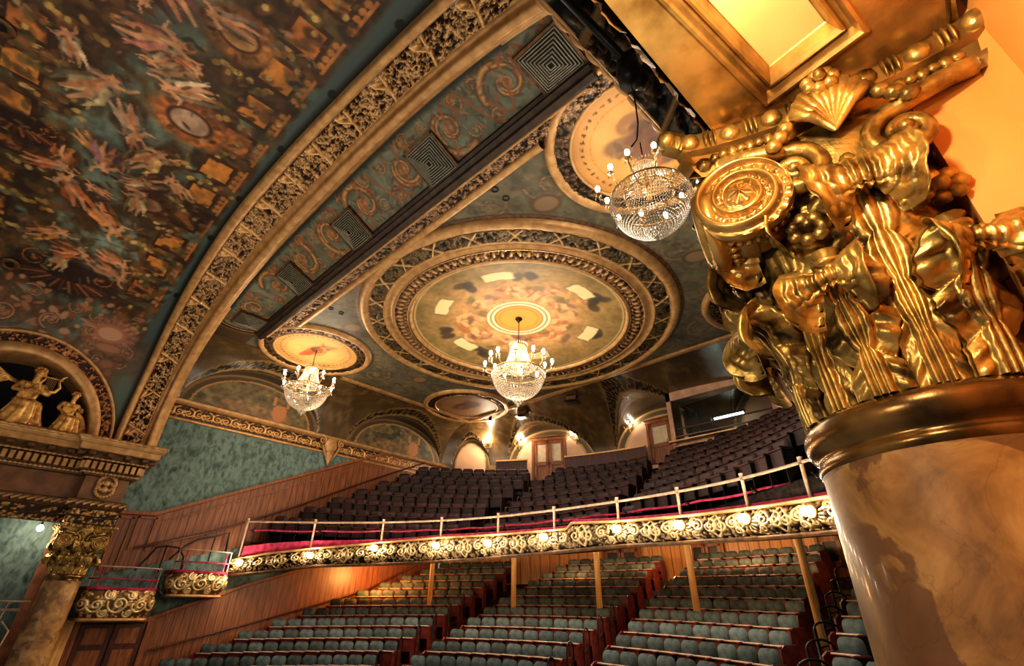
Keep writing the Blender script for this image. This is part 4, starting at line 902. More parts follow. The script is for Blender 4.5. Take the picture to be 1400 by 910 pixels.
# ================================================================== COLUMN WITH COMPOSITE CAPITAL (local front = -Y)
ZB = -9.0
def leaf_mesh(z0, h, rb, wbase, wmid, wtip, reach, nlobe=4, thick=.016):
    """acanthus leaf: fluted stem, pinnate lobes, tip rolled forward and down"""
    nv, nu = 84, 61
    pts = np.array([(rb, 0), (rb + .012, .2), (rb + .015, .42), (rb + .03, .62), (rb + .06, .78), (rb + reach * .5, .92), (rb + reach * .85, .985), (rb + reach * 1.1, .96), (rb + reach * 1.18, .87), (rb + reach * 1.02, .80), (rb + reach * .82, .82)], float)
    pts[:, 1] = pts[:, 1] * h
    for _ in range(3):
        q = [pts[0]]
        for a, b in zip(pts[:-1], pts[1:]): q += [a * .75 + b * .25, a * .25 + b * .75]
        pts = np.array(q + [pts[-1]])
    d = np.concatenate([[0], np.cumsum(np.hypot(*np.diff(pts, axis=0).T))]); v = np.linspace(0, 1, nv)
    r = np.interp(v * d[-1], d, pts[:, 0]); z = np.interp(v * d[-1], d, pts[:, 1])
    tr = np.gradient(r); tz = np.gradient(z); L = np.hypot(tr, tz); nr, nz = tz / L, -tr / L
    w = np.interp(v, [0, .2, .5, .66, .8, .9, .97, 1], [wbase, wbase * 1.05, wmid, wmid, (wmid + wtip) / 2, wtip, wtip * .8, wtip * .45])
    u = np.linspace(-1, 1, nu); V_, U_ = np.meshgrid(v, u, indexing='ij'); au = np.abs(U_)
    sk = V_ + .10 * au                                        # lobes sweep upward
    ph = (sk * (nlobe + .5)) % 1.0
    lobe = np.clip(np.sin(ph * pi), 0, 1) ** .55
    teeth = .5 + .5 * np.cos(sk * (nlobe + .5) * 2 * pi * 4)
    cut = .46 * np.interp(V_, [0, .12, .25, .72, .82, 1], [0, .3, 1, 1, .35, .1])
    W = w[:, None] * (1 - cut * (1 - lobe) - .06 * teeth * np.interp(V_, [0, .2, 1], [0, 1, 1]))
    x = U_ * W
    stem = .020 * np.abs(np.cos(np.clip(au / .42, 0, 1) * pi * 1.5)) ** .6 * (au < .42) * np.interp(V_, [0, .5, .8, 1], [1.25, 1.0, .55, .5])
    vein = .012 * (.5 + .5 * np.cos(sk * (nlobe + .5) * 2 * pi * 3)) * np.clip((au - .3) * 4, 0, 1) * np.clip((1 - au) * 5, .2, 1)
    cup = (.045 * lobe - .035) * np.clip((au - .25) * 1.6, 0, 1) * np.interp(V_, [0, .2, .75, 1], [.2, 1, .8, .2]) - .05 * au ** 2.2 * np.interp(V_, [0, .7, .82, .92, 1], [0, .3, .9, 1.6, 1.8]) 
    rollb = .012 * (.5 + .5 * np.cos(U_ * pi * 9)) * np.interp(V_, [0, .8, .87, 1], [0, 0, 1, 1])
    off = stem + vein + cup + rollb
    R_ = r[:, None] + off * nr[:, None]; Z = z0 + z[:, None] + off * nz[:, None] - .03 * au ** 2 * np.interp(V_, [0, .8, .9, 1], [0, 0, 1, 1])
    y = -np.sqrt(np.maximum(R_ ** 2 - np.clip(x, -.3, .3) ** 2 * .8, .01))
    top = np.stack([x, y, Z], -1)
    bot = np.stack([x, y + thick * np.abs(nr)[:, None] + .002, Z - thick * nz[:, None]], -1)
    Vv = np.concatenate([top.reshape(-1, 3), bot.reshape(-1, 3)]); N = nv * nu
    F = gridfaces(nv, nu); F2 = (gridfaces(nv, nu) + N)[:, ::-1]
    bl = [i * nu for i in range(nv)]; br = [i * nu + nu - 1 for i in range(nv)]; tp = [(nv - 1) * nu + j for j in range(nu)]
    E_ = []
    for loop in (bl, br, tp):
        for a, b_ in zip(loop[:-1], loop[1:]): E_.append([a, b_, b_ + N, a + N])
    return mesh_data('acanthus_leaf', Vv, np.concatenate([F, F2, np.array(E_)]), M['gold'])

def volute_mesh(R=.185, depth=.14):
    nr, nth = 46, 132; rad = np.linspace(0, 1, nr) ** .8; th = np.linspace(0, 2 * pi, nth, endpoint=False)
    R_, T_ = np.meshgrid(rad, th, indexing='ij')
    spiral = (np.log(np.maximum(R_, .02)) / .50 + T_ / (2 * pi)) % 1.0
    rim = np.where(spiral < .5, np.clip(np.sin(spiral / .5 * pi), 0, 1) ** .35, 0) * np.clip((R_ - .3) * 14, 0, 1)
    h = .032 * rim + .012 * (1 - R_)
    bead = .012 * np.clip(np.sin(T_ * 20), 0, 1) * ((spiral > .66) & (spiral < .9)) * (R_ > .42)
    pet = np.where(R_ < .3, .012 + .03 * np.clip(1 - R_ / .3, 0, 1) ** .4 * (.72 + .28 * np.cos(T_ * 8)), 0)
    h = h + bead + pet
    h = np.where(R_ > .985, 0, h)
    P = np.stack([R * R_ * np.cos(T_), -h - 0.0, R * R_ * np.sin(T_)], -1)
    mb = MB(); mb.grid(P, wv=True)
    a = np.stack([np.stack([R * np.cos(th), np.full(nth, y), R * np.sin(th)], -1) * np.array([f_, 1, f_]) for y, f_ in ((0, 1), (.02, 1.03), (.045, 1.0), (.06, .86), (.1, .84), (depth, .9), (depth + .03, .94))], 0)
    mb.grid(a, wv=True)
    for k in range(30):
        t_ = k * 2 * pi / 30; mb.ell((R * .9 * cos(t_), .08, R * .9 * sin(t_)), (.016, .02, .016), 6, 4)
    return mb

def make_column(label):
    t = empty('column', (0, 0, 0)); tag(t, label, 'column')
    m = MB(); m.lathe([(.43, -7), (.425, -2), (.412, -.4), (.402, .25), (.398, .42), (.405, .46)], 96); m.build('shaft', M['marble'], t)
    m = MB(); m.lathe([(.396, .43), (.404, .44), (.408, .455), (.404, .47), (.396, .478), (.398, .5), (.416, .508), (.427, .528), (.431, .553), (.427, .58), (.412, .602), (.385, .62), (.36, .62)], 96); m.build('astragal', M['bronze'], t)
    m = MB(); m.lathe([(.35, .6), (.355, .8), (.365, 1.1), (.38, 1.35), (.41, 1.5), (.44, 1.62), (.46, 1.7), (.46, 1.76)], 64); m.build('bell', M['gold'], t)
    lo = leaf_mesh(.61, .45, .40, .085, .15, .15, .16, 3); hi = leaf_mesh(.61, .87, .385, .075, .19, .185, .17, 5)
    for k in range(8):
        for me, a0 in ((hi, 0), (lo, -22.5)):
            o = bpy.data.objects.new('acanthus_leaf', me); COL.objects.link(o); o.parent = t; o.rotation_euler = (0, 0, radians(a0 + 45 * k))
    # abacus: concave plan
    def plan(sc, mid):
        P = []
        for k in range(4):
            a = k * pi / 2
            for q in np.linspace(-1, 1, 25):
                x = .64 * q * sc; y = -(mid + (.60 - mid) * q ** 2 * abs(q) ** .4) * sc
                P.append((x * cos(a) - y * sin(a), x * sin(a) + y * cos(a)))
        return np.array(P)
    m = MB(); rows = []
    for z, sc in ((1.68, .88), (1.72, .92), (1.74, .93), (1.75, .9), (1.80, .92), (1.81, 1.0), (1.90, 1.0), (1.92, .98), (1.92, .2)):
        p = plan(sc, .49); rows.append(np.column_stack([p, np.full(len(p), z)]))
    m.grid(np.stack(rows), wv=True); m.build('abacus', M['gold_polish'], t, False)
    m = MB(); p = plan(1.0, .49); q = np.vstack([p, p[:1]]); d = np.concatenate([[0], np.cumsum(np.hypot(*np.diff(q, axis=0).T))]); n = 64
    for k in range(n):
        s_ = (k + .5) * d[-1] / n; x, y = np.interp(s_, d, q[:, 0]), np.interp(s_, d, q[:, 1]); x2, y2 = np.interp(s_ + .01, d, q[:, 0]), np.interp(s_ + .01, d, q[:, 1]); a = math.atan2(y2 - y, x2 - x)
        Rm = np.array([[cos(a), -sin(a), 0], [sin(a), cos(a), 0], [0, 0, 1]])
        if k % 2: m.ell((x, y, 1.86), (.044, .036, .046), 10, 7, Rm)
        else:
            for e in (-.02, 0, .02): m.ell((x + e * cos(a), y + e * sin(a), 1.86), (.008, .038, .05), 8, 6, Rm)
    m.build('bead_moulding', M['gold'], t)
    # echinus with eggs between the volutes
    m = MB(); m.lathe([(.40, 1.34), (.435, 1.36), (.45, 1.40), (.435, 1.44), (.42, 1.45)], 64)
    for k in range(28):
        a = k * 2 * pi / 28; m.ell((.46 * cos(a), .46 * sin(a), 1.5), (.035, .035, .055), 7, 6)
    m.build('egg_moulding', M['gold'], t)
    vm = None
    for k in (0, 1, 3):
        for sx in (-1, 1):
            if vm is None: ov = volute_mesh().build('volute', M['gold_polish'], t); vm = ov.data
            else: ov = bpy.data.objects.new('volute', vm); COL.objects.link(ov); ov.parent = t
            a = -k * pi / 2; c = Vector((sx * .385, -.545, 1.455)); ov.rotation_euler = (0, 0, a)
            ov.location = (c.x * cos(a) - c.y * sin(a), c.x * sin(a) + c.y * cos(a), c.z)
            if sx > 0: ov.scale = (-1, 1, 1)
    for k in (0, 1, 3):
        a = -k * pi / 2
        fl = MB()      # central fleuron: fan shell over a leafy mask
        for j in range(9):
            b = -1.25 + 2.5 * j / 8; fl.tube([(0, -.5, 1.66), (.07 * sin(b), -.575, 1.68 + .07 * cos(b)), (.125 * sin(b), -.575, 1.70 + .14 * cos(b)), (.135 * sin(b), -.53, 1.72 + .15 * cos(b))], [.012, .024, .028, .014], 7)
        for j in range(7):
            b = j * 2 * pi / 7; fl.ell((.045 * cos(b), -.6, 1.84 + .035 * sin(b)), (.03, .028, .026), 7, 5)
        fl.ell((0, -.63, 1.84), (.025, .03, .025), 7, 5)
        for sx in (-1, 1):
            for j in range(5): fl.ell((sx * (.1 + .03 * j), -.535 - .01 * j, 1.80 - .045 * j), (.036, .03, .03), 7, 5)
        o = fl.build('fleuron', M['gold'], t); o.rotation_euler = (0, 0, a)
        for sx in (-1, 1):
            he = MB()    # helix: ribbon from the corner volute curling in under the fleuron
            tt_ = np.linspace(0, 1, 18); P1 = np.stack([sx * (.43 - .25 * tt_), -.50 - .02 * np.sin(tt_ * pi), 1.70 - .06 * tt_ ** 2 - .02 * np.sin(tt_ * pi)], 1)
            sp = np.linspace(0, 2.1 * 2 * pi, 44); rr_ = .125 * np.exp(-.16 * sp); c0 = P1[-1] + np.array([0, 0, -.125])
            P2 = np.stack([c0[0] - sx * rr_ * np.sin(sp) * 1.0, np.full_like(sp, c0[1]) - .012 * sp / 6, c0[2] + rr_ * np.cos(sp)], 1)
            he.tube(np.vstack([P1, P2[1:]]), np.concatenate([np.linspace(.04, .036, 18), np.linspace(.036, .014, 43)]), 8)
            he.ell((c0[0], c0[1] - .03, c0[2]), (.026, .03, .026), 8, 6)
            for j in range(6): he.ell((sx * (.40 - .035 * j), -.535, 1.735 - .004 * j), (.024, .02, .02 + .008 * (j % 2)), 7, 5)
            o = he.build('helix', M['gold'], t); o.rotation_euler = (0, 0, a)
            ro = MB()   # rosette and turned bud between the leaves
            c0 = np.array([sx * .2, -.47, 1.27]); ro.ell(c0, (.03, .035, .03), 8, 6)
            for j in range(7):
                b = j * 2 * pi / 7; ro.ell(c0 + np.array([.05 * cos(b), .012, .05 * sin(b)]), (.034, .02, .03), 7, 5)
            ro.lathe([(.0, .05), (.03, .05), (.045, .07), (.03, .09), (.022, .11), (.05, .12), (.055, .14), (.03, .155), (.05, .18), (.0, .2)], 14, (sx * .18, -.43, .97))
            o = ro.build('rosette', M['gold'], t); o.rotation_euler = (0, 0, a)
        # small leaf wrapped round each corner between the two volutes
    for k in (0, 3, 1):
        a = radians(-45 - 90 * k + 0)
        cl_ = MB()
        for j in range(6):
            z = 1.74 - .07 * j; r = .70 - .035 * j - .01 * j * j * .6; w = .05 + .008 * (j % 2) - .004 * j
            cl_.ell((0, -r, z), (w, .045, .045), 8, 6)
            for sx in (-1, 1): cl_.ell((sx * w, -r + .03, z + .01), (.03, .03, .026), 6, 5)
        o = cl_.build('corner_leaf', M['gold'], t); o.rotation_euler = (0, 0, a)
    return t
colF = make_column('huge foreground marble column with a bright gilded composite capital at right')
colF.location = (9.2, 2.26, 9.0); colF.rotation_euler = (0, 0, radians(10.5))
colL = copy_tree(colF); colL.location = (-9.23, 2.2, 9.0); colL.rotation_euler = (0, 0, pi / 2)
tag(colL, 'distant marble column with small gilded capital below the left entablature', 'column')
# far column's capital is slightly squatter: top of the abacus meets the architrave
colL.scale = (.98, .98, .92)
# the right-hand corner of the foreground capital is engaged in the amber pier: those pieces do not exist there
for o in list(colF.children):
    if o.name.split('.')[0] in ('volute', 'corner_leaf', 'helix', 'rosette', 'fleuron', 'acanthus_leaf'):
        c = o.matrix_basis @ (sum((Vector(b) for b in o.bound_box), Vector()) / 8)
        a_ = math.degrees(math.atan2(c.y, c.x))
        if (o.name.startswith(('volute', 'corner_leaf')) and (-60 < a_ < 120)) or (-48 < a_ < 130): bpy.data.objects.remove(o)

# ================================================================== LEFT WALL
def plane_poly(name, x, yz, mat, label, kind='structure', parent=None):
    V = [(x, a, b) for a, b in yz]; o = mk(name, V, [list(range(len(V)))], mat, parent, smooth=False)
    if label: tag(o, label, kind=kind)
    return o
plane_poly('wall_left', -10.0, [(1.0, 5.0), (15.4, 5.0), (15.4, 15.1), (1.0, 15.1)], M['damask'], 'teal damask left wall of the auditorium')
plane_poly('wall_left', -9.95, [(-6, 6), (2.9, 6), (2.9, 13.1), (-6, 13.1)], M['damask'], 'teal damask wall inside the far left stage box')
# cornice frieze under the lunettes
m = MB(); P = np.array([[(-10 + d, y, z) for d, z in ((.0, 14.38), (.06, 14.4), (.06, 14.46), (.03, 14.48))] for y in (3.0, 15.4)]); m.grid(P)
P = np.array([[(-10 + d, y, z) for d, z in ((.03, 14.92), (.1, 14.95), (.16, 15.0), (.18, 15.08), (.1, 15.12), (0, 15.12))] for y in (3.0, 15.4)]); m.grid(P)
o = m.build('trim_8', M['tan'], smooth=False); tag(o, 'gilded fillets of the left wall cornice', kind='structure')
cvf = Canvas(np.linspace(3.0, 15.4, 620), np.linspace(14.47, 14.93, 24), (0, 0, 0))
for i, y in enumerate(np.arange(3.3, 15.4, .62)):
    for sg in (1, -1):
        t_ = np.linspace(0, 1.6 * 2 * pi, 40); r_ = .2 * np.exp(-.17 * t_); cvf.stroke(np.stack([y + sg * (.16 - r_ * np.sin(t_) * 1.0) , 14.69 + r_ * np.cos(t_) * .9], 1), .028, (0, 0, 0), 1, 1.0)
    cvf.ell(y, 14.69, .05, .17, 0, (0, 0, 0), .2, 1, 1.2); cvf.ell(y - .31, 14.72, .08, .06, .6, (0, 0, 0), .2, 1, 1.0); cvf.ell(y + .31, 14.6, .1, .05, -.6, (0, 0, 0), .2, 1, 1.0)
relief_leaves(cvf, 500, .055, .6, 15)
P = np.stack([-9.985 + .05 * cvf.h, cvf.U, cvf.V], -1)
o = mk('trim_9', P.reshape(-1, 3), gridfaces(*cvf.U.shape), M['gilt'], col=gild(cvf.h, (58, 40, 22), (122, 88, 50), (204, 160, 100))); tag(o, 'carved scroll frieze of the left wall cornice', kind='structure')
# gilded cartouche hanging from the cornice
m = MB(); 
for (y, z, ry, rz_) in ((9.1, 14.75, .3, .36), (9.1, 14.3, .16, .3), (9.1, 14.02, .07, .16)): m.ell((-9.9, y, z), (.09, ry, rz_), 14, 9)
for sg in (-1, 1):
    t_ = np.linspace(0, 1.4 * 2 * pi, 28); r_ = .17 * np.exp(-.16 * t_); m.tube(np.stack([np.full_like(t_, -9.84), 9.1 + sg * (.42 - r_ * np.sin(t_)), 14.86 + r_ * np.cos(t_)], 1), .035, 7)
    m.tube([(-9.86, 9.1 + sg * .4, 14.7), (-9.84, 9.1 + sg * .25, 14.4), (-9.84, 9.1 + sg * .1, 14.1)], [.05, .05, .02], 7)
o = m.build('wall_cartouche', M['tan']); tag(o, 'pointed gilded cartouche hanging from the left wall cornice', 'ornament')

# sloping wood wainscot, upper level
up = [(2.9, 9.6), (15.3, 13.0), (15.3, 15.0), (12.0, 15.0), (10.2, 14.26), (7.88, 13.19), (5.54, 12.12), (3.85, 11.34), (2.9, 11.29)]
plane_poly('wall_left', -9.955, up, M['boards'], 'reddish wood boarding sloping up beside the upper balcony')
m = MB(); q = np.array([(-9.93, a, b) for a, b in [(2.9, 11.3), (3.85, 11.35), (5.54, 12.13), (7.88, 13.2), (10.2, 14.27), (11.9, 15.02)]]); m.sweep([(-.03, -.06), (-.03, .05), (.05, .06), (.05, -.04)], q)
o = m.build('trim_10', M['wood'], smooth=False); tag(o, 'wood cap rail of the upper sloping wainscot', kind='structure')
m = MB(); q = np.array([(-9.94, a, b - .33) for a, b in [(3.85, 11.35), (5.54, 12.13), (7.88, 13.2), (10.2, 14.27), (11.9, 15.02)]]); m.sweep([(-.02, -.02), (-.02, .02), (.02, .02), (.02, -.02)], q)
o = m.build('trim_11', M['wood'], smooth=False); tag(o, 'thin wood ledge on the upper wainscot', kind='structure')
def wall_rail(pts, lab):
    t = empty('wall_handrail', pts[0]); tag(t, lab, 'handrail'); base = np.array(pts[0]); P = np.array(pts) - base
    m = MB(); m.tube(P, .032, 8); m.build('rail', M['wood_dark'], t)
    for k in np.linspace(.05, .95, 6):
        i = k * (len(P) - 1); p = P[int(i)] + (P[min(int(i) + 1, len(P) - 1)] - P[int(i)]) * (i - int(i)); m = MB(); m.tube([p, p + np.array([-.04, 0, -.06]), p + np.array([-.1, 0, -.06])], .012, 6); m.build('bracket', M['dark'], t)
    return t
wall_rail([(-9.83, 3.6, 10.35), (-9.83, 5.6, 11.0), (-9.83, 8.1, 12.12), (-9.83, 11.2, 13.68), (-9.83, 13.9, 14.95)], 'dark sloping handrail on the upper left wainscot')

# lower level wainscot
lo_ = [(4.55, 5.0), (15.3, 7.0), (15.3, 11.9), (12.5, 11.1), (10.65, 10.42), (9.2, 10.12), (7.02, 9.42), (4.93, 8.62), (4.55, 8.5)]
plane_poly('wall_left', -9.955, lo_, M['boards'], 'orange lit wood boarding beside the lower seats')
m = MB(); q = np.array([(-9.93, a, b) for a, b in [(4.6, 8.5), (4.93, 8.63), (7.02, 9.43), (9.2, 10.13), (10.65, 10.43), (12.5, 11.1)]]); m.sweep([(-.03, -.06), (-.03, .05), (.05, .06), (.05, -.04)], q)
o = m.build('trim_12', M['wood'], smooth=False); tag(o, 'wood cap rail of the lower sloping wainscot', kind='structure')
wall_rail([(-9.83, 4.85, 7.73), (-9.83, 6.71, 8.17), (-9.83, 8.99, 8.73), (-9.83, 11.81, 9.5), (-9.83, 13.83, 10.41)], 'dark sloping handrail on the lower left wainscot')
# lower doors under the box
d = empty('door_1', (-9.96, 3.85, 5.4)); tag(d, 'dark panelled double doors under the nearest left box', kind='structure')
for k, yy in enumerate((-.39, .39)):
    m = MB(); m.box((0, yy, 1.5), (.06, .76, 3.0), bev=.01); lf = m.build('door_leaf', M['wood_dark'], d, False)
    m = MB()
    for z in (.5, 1.3, 2.1, 2.7): m.box((.035, yy, z), (.03, .52, .55 if z < 2.5 else .4), bev=.02)
    m.build('raised_panel', M['wood'], lf, False)
m = MB()
for yy in (-.86, .86): m.box((.02, yy, 1.55), (.12, .16, 3.1), bev=.01)
m.box((.02, 0, 3.1), (.14, 1.9, .14), bev=.01); m.build('door_frame', M['wood'], d, False)
m = MB(); m.box((-9.93, 2.82, 7.0), (.08, .3, 3.0), bev=.01); o = m.build('trim_13', M['wood_light'], smooth=False); tag(o, 'honey wood panel strip behind the far left column', kind='structure')
m = MB(); m.box((-9.6, 1.72, 8.6), (.1, .22, 4.3), bev=.01); o = m.build('trim_14', M['rose_wood'], smooth=False); tag(o, 'reddish wood casing beside the stage box opening', kind='structure')
for (y0, y1, z0, z1) in ((2.95, 3.35, 9.75, 11.2), (3.45, 3.95, 10.3, 11.25)):
    m = MB()
    for (a, b, c_, e_) in ((y0, y0 + .05, z0, z1), (y1 - .05, y1, z0, z1), (y0, y1, z1 - .05, z1)): m.box((-9.93, (a + b) / 2, (c_ + e_) / 2), (.05, b - a, e_ - c_))
    o = m.build('trim_15', M['wood'], smooth=False); tag(o, 'wood frame on the upper wainscot near the column', kind='structure')
# ================================================================== GILDED SCULPTURE IN THE NICHE
def skin_figure(name, joints, edges, parent, mat, sub=2):
    me = bpy.data.meshes.new(name); me.from_pydata([j[:3] for j in joints], edges, []); me.update()
    o = bpy.data.objects.new(name, me); COL.objects.link(o); o.parent = parent
    sm = o.modifiers.new('skin', 'SKIN'); sm.use_smooth_shade = True
    for i, j in enumerate(joints):
        r = j[3]; me.skin_vertices[0].data[i].radius = (r, r) if np.isscalar(r) else r
    me.skin_vertices[0].data[0].use_root = True
    ss = o.modifiers.new('sub', 'SUBSURF'); ss.levels = ss.render_levels = sub
    me.materials.append(mat); return o
M['statue'] = mat_mix('statue_gilding', (150, 102, 50), (236, 188, 112), 7, .36, .35, .3, 22)
def drape(parent, name, waist, knees, feet, w, seed):
    """fluted robe hanging from waist over the knees to the feet; local X = facing the hall, Y along the wall"""
    nv, nu = 30, 64; f = np.random.default_rng(seed); v = np.linspace(0, 1, nv)
    cx = np.interp(v, [0, .35, .5, 1], [waist[0], knees[0] * .7 + waist[0] * .3, knees[0], feet[0]]); cy = np.interp(v, [0, .5, 1], [waist[1], knees[1], feet[1]]); cz = np.interp(v, [0, .35, .5, 1], [waist[2], knees[2] + .08, knees[2] - .02, feet[2]])
    ry = np.interp(v, [0, .3, .6, 1], [.17, .26, .30, w]); rx = np.interp(v, [0, .3, .6, 1], [.15, .2, .18, .18])
    u = np.linspace(0, 2 * pi, nu, endpoint=False); V_, U_ = np.meshgrid(v, u, indexing='ij')
    fold = 1 + (.05 + .13 * V_) * np.sin(U_ * 9 + 2 * np.sin(V_ * 4 + seed)) + .05 * np.sin(U_ * 17 + V_ * 5)
    P = np.stack([cx[:, None] + rx[:, None] * fold * np.cos(U_), cy[:, None] + ry[:, None] * fold * np.sin(U_), cz[:, None] + .02 * np.sin(U_ * 5)], -1)
    return mk(name, P.reshape(-1, 3), gridfaces(nv, nu, wv=True), M['statue'], parent)
def statue(loc, rz, label, lyre, s=1.0):
    t = empty('statue', loc, rz); t.scale = (s, s, s); tag(t, label, 'statue', None)
    # seated body, facing +X (the hall); origin at the seat on the ledge
    J = [(0, 0, .5, .18), (.02, .0, .78, .17), (.0, 0, 1.02, .21), (.0, 0, 1.18, .13), (.03, 0, 1.30, .07),          # pelvis..neck
         (.05, 0, 1.41, .10), (.06, 0, 1.52, .125), (.05, 0, 1.62, .09),
         (.0, .23, 1.17, .085), (.12, .36, .95, .062), (.32, .28, .98, .048), (.38, .24, 1.0, .04),                 # left arm
         (.0, -.23, 1.17, .085), (.1, -.36, .93, .062), (.28, -.22, .9 if lyre else .78, .048), (.36, -.17, .92 if lyre else .72, .04),
         (.1, .13, .5, .13), (.46, .2, .56, .10), (.48, .18, .14, .07), (.6, .18, .06, .05),
         (.1, -.13, .5, .13), (.46, -.18, .54, .10), (.42, -.2, .12, .07), (.55, -.2, .04, .05)]
    E_ = [(0, 1), (1, 2), (2, 3), (3, 4), (4, 5), (5, 6), (6, 7), (2, 8), (8, 9), (9, 10), (10, 11), (2, 12), (12, 13), (13, 14), (14, 15), (0, 16), (16, 17), (17, 18), (18, 19), (0, 20), (20, 21), (21, 22), (22, 23)]
    skin_figure('body', J, E_, t, M['statue'])
    fc = MB(); fc.ell((.145, 0, 1.5), (.025, .018, .035), 8, 6); fc.ell((.13, .035, 1.525), (.014, .018, .01), 6, 5); fc.ell((.13, -.035, 1.525), (.014, .018, .01), 6, 5); fc.ell((.13, 0, 1.455), (.016, .025, .01), 6, 5); fc.build('face', M['statue'], t)
    hr = MB()
    for k in range(26):
        a = k * 2.4; q = 1 - (k + .5) / 26 * 1.1; rr = sqrt(max(0, 1 - q * q)); x, y = rr * cos(a), rr * sin(a)
        if x > .6 and q < .45: continue
        hr.ell((.04 + .115 * x, .115 * y, 1.555 + .11 * q), (.045, .045, .04), 7, 5)
    hr.ell((-.1, 0, 1.5), (.07, .06, .06), 8, 6); hr.build('hair', M['statue'], t)
    for sg, i in ((1, 11), (-1, 15)):
        h = MB(); p = np.array(J[i][:3]); h.ell(p + np.array([.03, 0, 0]), (.05, .035, .025), 8, 6)
        for k in range(4): h.tube([p + np.array([.05, (k - 1.5) * .02, 0]), p + np.array([.1, (k - 1.5) * .022, .0]), p + np.array([.12, (k - 1.5) * .022, -.035])], [.012, .011, .008], 6)
        h.tube([p + np.array([.02, sg * -.03, .01]), p + np.array([.06, sg * -.055, .03])], [.013, .009], 6); h.build('hand', M['statue'], t)
    drape(t, 'robe', (.05, 0, .72), (.46, 0, .58), (.5, .0, -.02), .42, 2)
    cl = MB()
    for k in range(9): cl.tube([(.1 + .02 * k % .08, .2 - .05 * k, 1.2 - .01 * k), (.19, .1 - .04 * k, 1.0), (.16, -.05 - .02 * k, .78), (.14, -.12, .62)], [.025, .03, .03, .02], 6)
    cl.build('sash', M['statue'], t)
    ck = MB()
    for k in range(8): ck.tube([(-.08, -.2 - .02 * k, 1.15), (-.12, -.5 - .05 * k, 1.2 + .04 * k), (-.14, -.85 - .03 * k, .95 - .05 * k), (-.1, -1.2 - .02 * k, .5 - .06 * k)] if lyre else [(-.08, .2, 1.1), (-.1, .35 + .03 * k, .8), (-.06, .42 + .05 * k, .4), (0, .5 + .05 * k, .05)], [.035, .045, .045, .02], 7)
    ck.build('cloak', M['statue'], t)
    return t
statue((-9.3, -.26, 13.02), radians(8), 'gilded seated figure in robes playing a lyre in the dark arched niche', True, 1.05)
statue((-9.3, .7, 13.02), radians(14), 'smaller gilded seated robed figure leaning at the right side of the niche', False, .78)
ly = empty('lyre', (-8.84, .06, 14.0)); tag(ly, 'gilded lyre held by the larger seated statue', 'lyre')
m = MB()
for sg in (1, -1): m.tube([(0, 0, 0), (0, sg * .16, .05), (0, sg * .22, .2), (0, sg * .15, .36), (0, sg * .2, .5), (0, sg * .27, .55)], [.05, .045, .035, .03, .03, .015], 8)
m.tube([(0, -.22, .42), (0, .22, .42)], .022, 7); m.ell((0, 0, -.02), (.06, .13, .09), 10, 7); m.build('frame', M['statue'], ly)
m = MB()
for k in range(6): m.tube([(0, -.09 + .036 * k, .0), (0, -.09 + .036 * k, .42)], .007, 4)
m.build('strings', M['tan'], ly)

# ================================================================== BALCONY FRONT
from mathutils import geometry
def smooth_curve(kx, ky, n=240):
    kx = np.array(kx, float); ky = np.array(ky, float); x = np.linspace(kx[0], kx[-1], n); d = np.gradient(ky, kx)
    i = np.clip(np.searchsorted(kx, x) - 1, 0, len(kx) - 2); h = kx[i + 1] - kx[i]; t = (x - kx[i]) / h
    y = (2 * t ** 3 - 3 * t ** 2 + 1) * ky[i] + (t ** 3 - 2 * t ** 2 + t) * h * d[i] + (-2 * t ** 3 + 3 * t ** 2) * ky[i + 1] + (t ** 3 - t ** 2) * h * d[i + 1]
    return x, y
BX, BY = smooth_curve([-9.55, -7.8, -5.8, -3.9, -1.9, .2, 2.3, 3.9, 5.5, 6.9, 8.4, 9.6], [6.4, 8.05, 9.55, 10.52, 11.08, 11.28, 11.28, 11.15, 10.8, 10.2, 9.2, 8.1])
def by(x): return np.interp(x, BX, BY)
def bzt(x): return np.interp(x, [-9.6, -8.8, -7.7, -5.75, -3.9, -1.8, .7, .85, 2.3, 4.2, 6, 7.2, 9.6], [10.2, 10.42, 10.6, 10.79, 10.9, 10.9, 10.88, 11.02, 10.93, 10.86, 10.8, 10.74, 10.6])
def bzb(x): return np.interp(x, [-9.6, -9.1, -7.6, -4.85, -1.45, .7, .85, 1.95, 4.7, 7.6, 9.6], [9.72, 9.78, 10.03, 10.14, 10.25, 10.3, 10.3, 10.33, 10.26, 10.12, 10.0])
Tn = np.stack([np.gradient(BX), np.gradient(BY)], 1); Tn /= np.hypot(*Tn.T)[:, None]
BN = np.stack([Tn[:, 1], -Tn[:, 0]], 1)                              # towards the stage
BS = np.concatenate([[0], np.cumsum(np.hypot(np.diff(BX), np.diff(BY)))])
bf = empty('balcony_parapet', (0, by(0), 10.3)); tag(bf, 'curved gilded balcony front carved with scrolls and lit by a row of lamps', 'balcony')
def bpart(name, P, mat, col=None, smooth=True, wv=False):
    P = P - np.array([0, by(0), 10.3]); return mk(name, P.reshape(-1, 3), gridfaces(*P.shape[:2], wv=wv), mat, bf, col, smooth)
cvb = Canvas(np.linspace(0, BS[-1], 1000), np.linspace(0, 1, 40), (0, 0, 0)); asp = .62
cvq = Canvas(np.linspace(0, BS[-1], 1000), np.linspace(0, .62, 40), (0, 0, 0))
LX = [-9.3, -7.62, -5.87, -3.88, -2.02, 0.02, 2.4, 4.15, 5.75, 7.1]
LZ = [10.1, 10.35, 10.58, 10.62, 10.62, 10.67, 10.7, 10.63, 10.58, 10.5]
LS = [float(np.interp(x, BX, BS)) for x in LX]
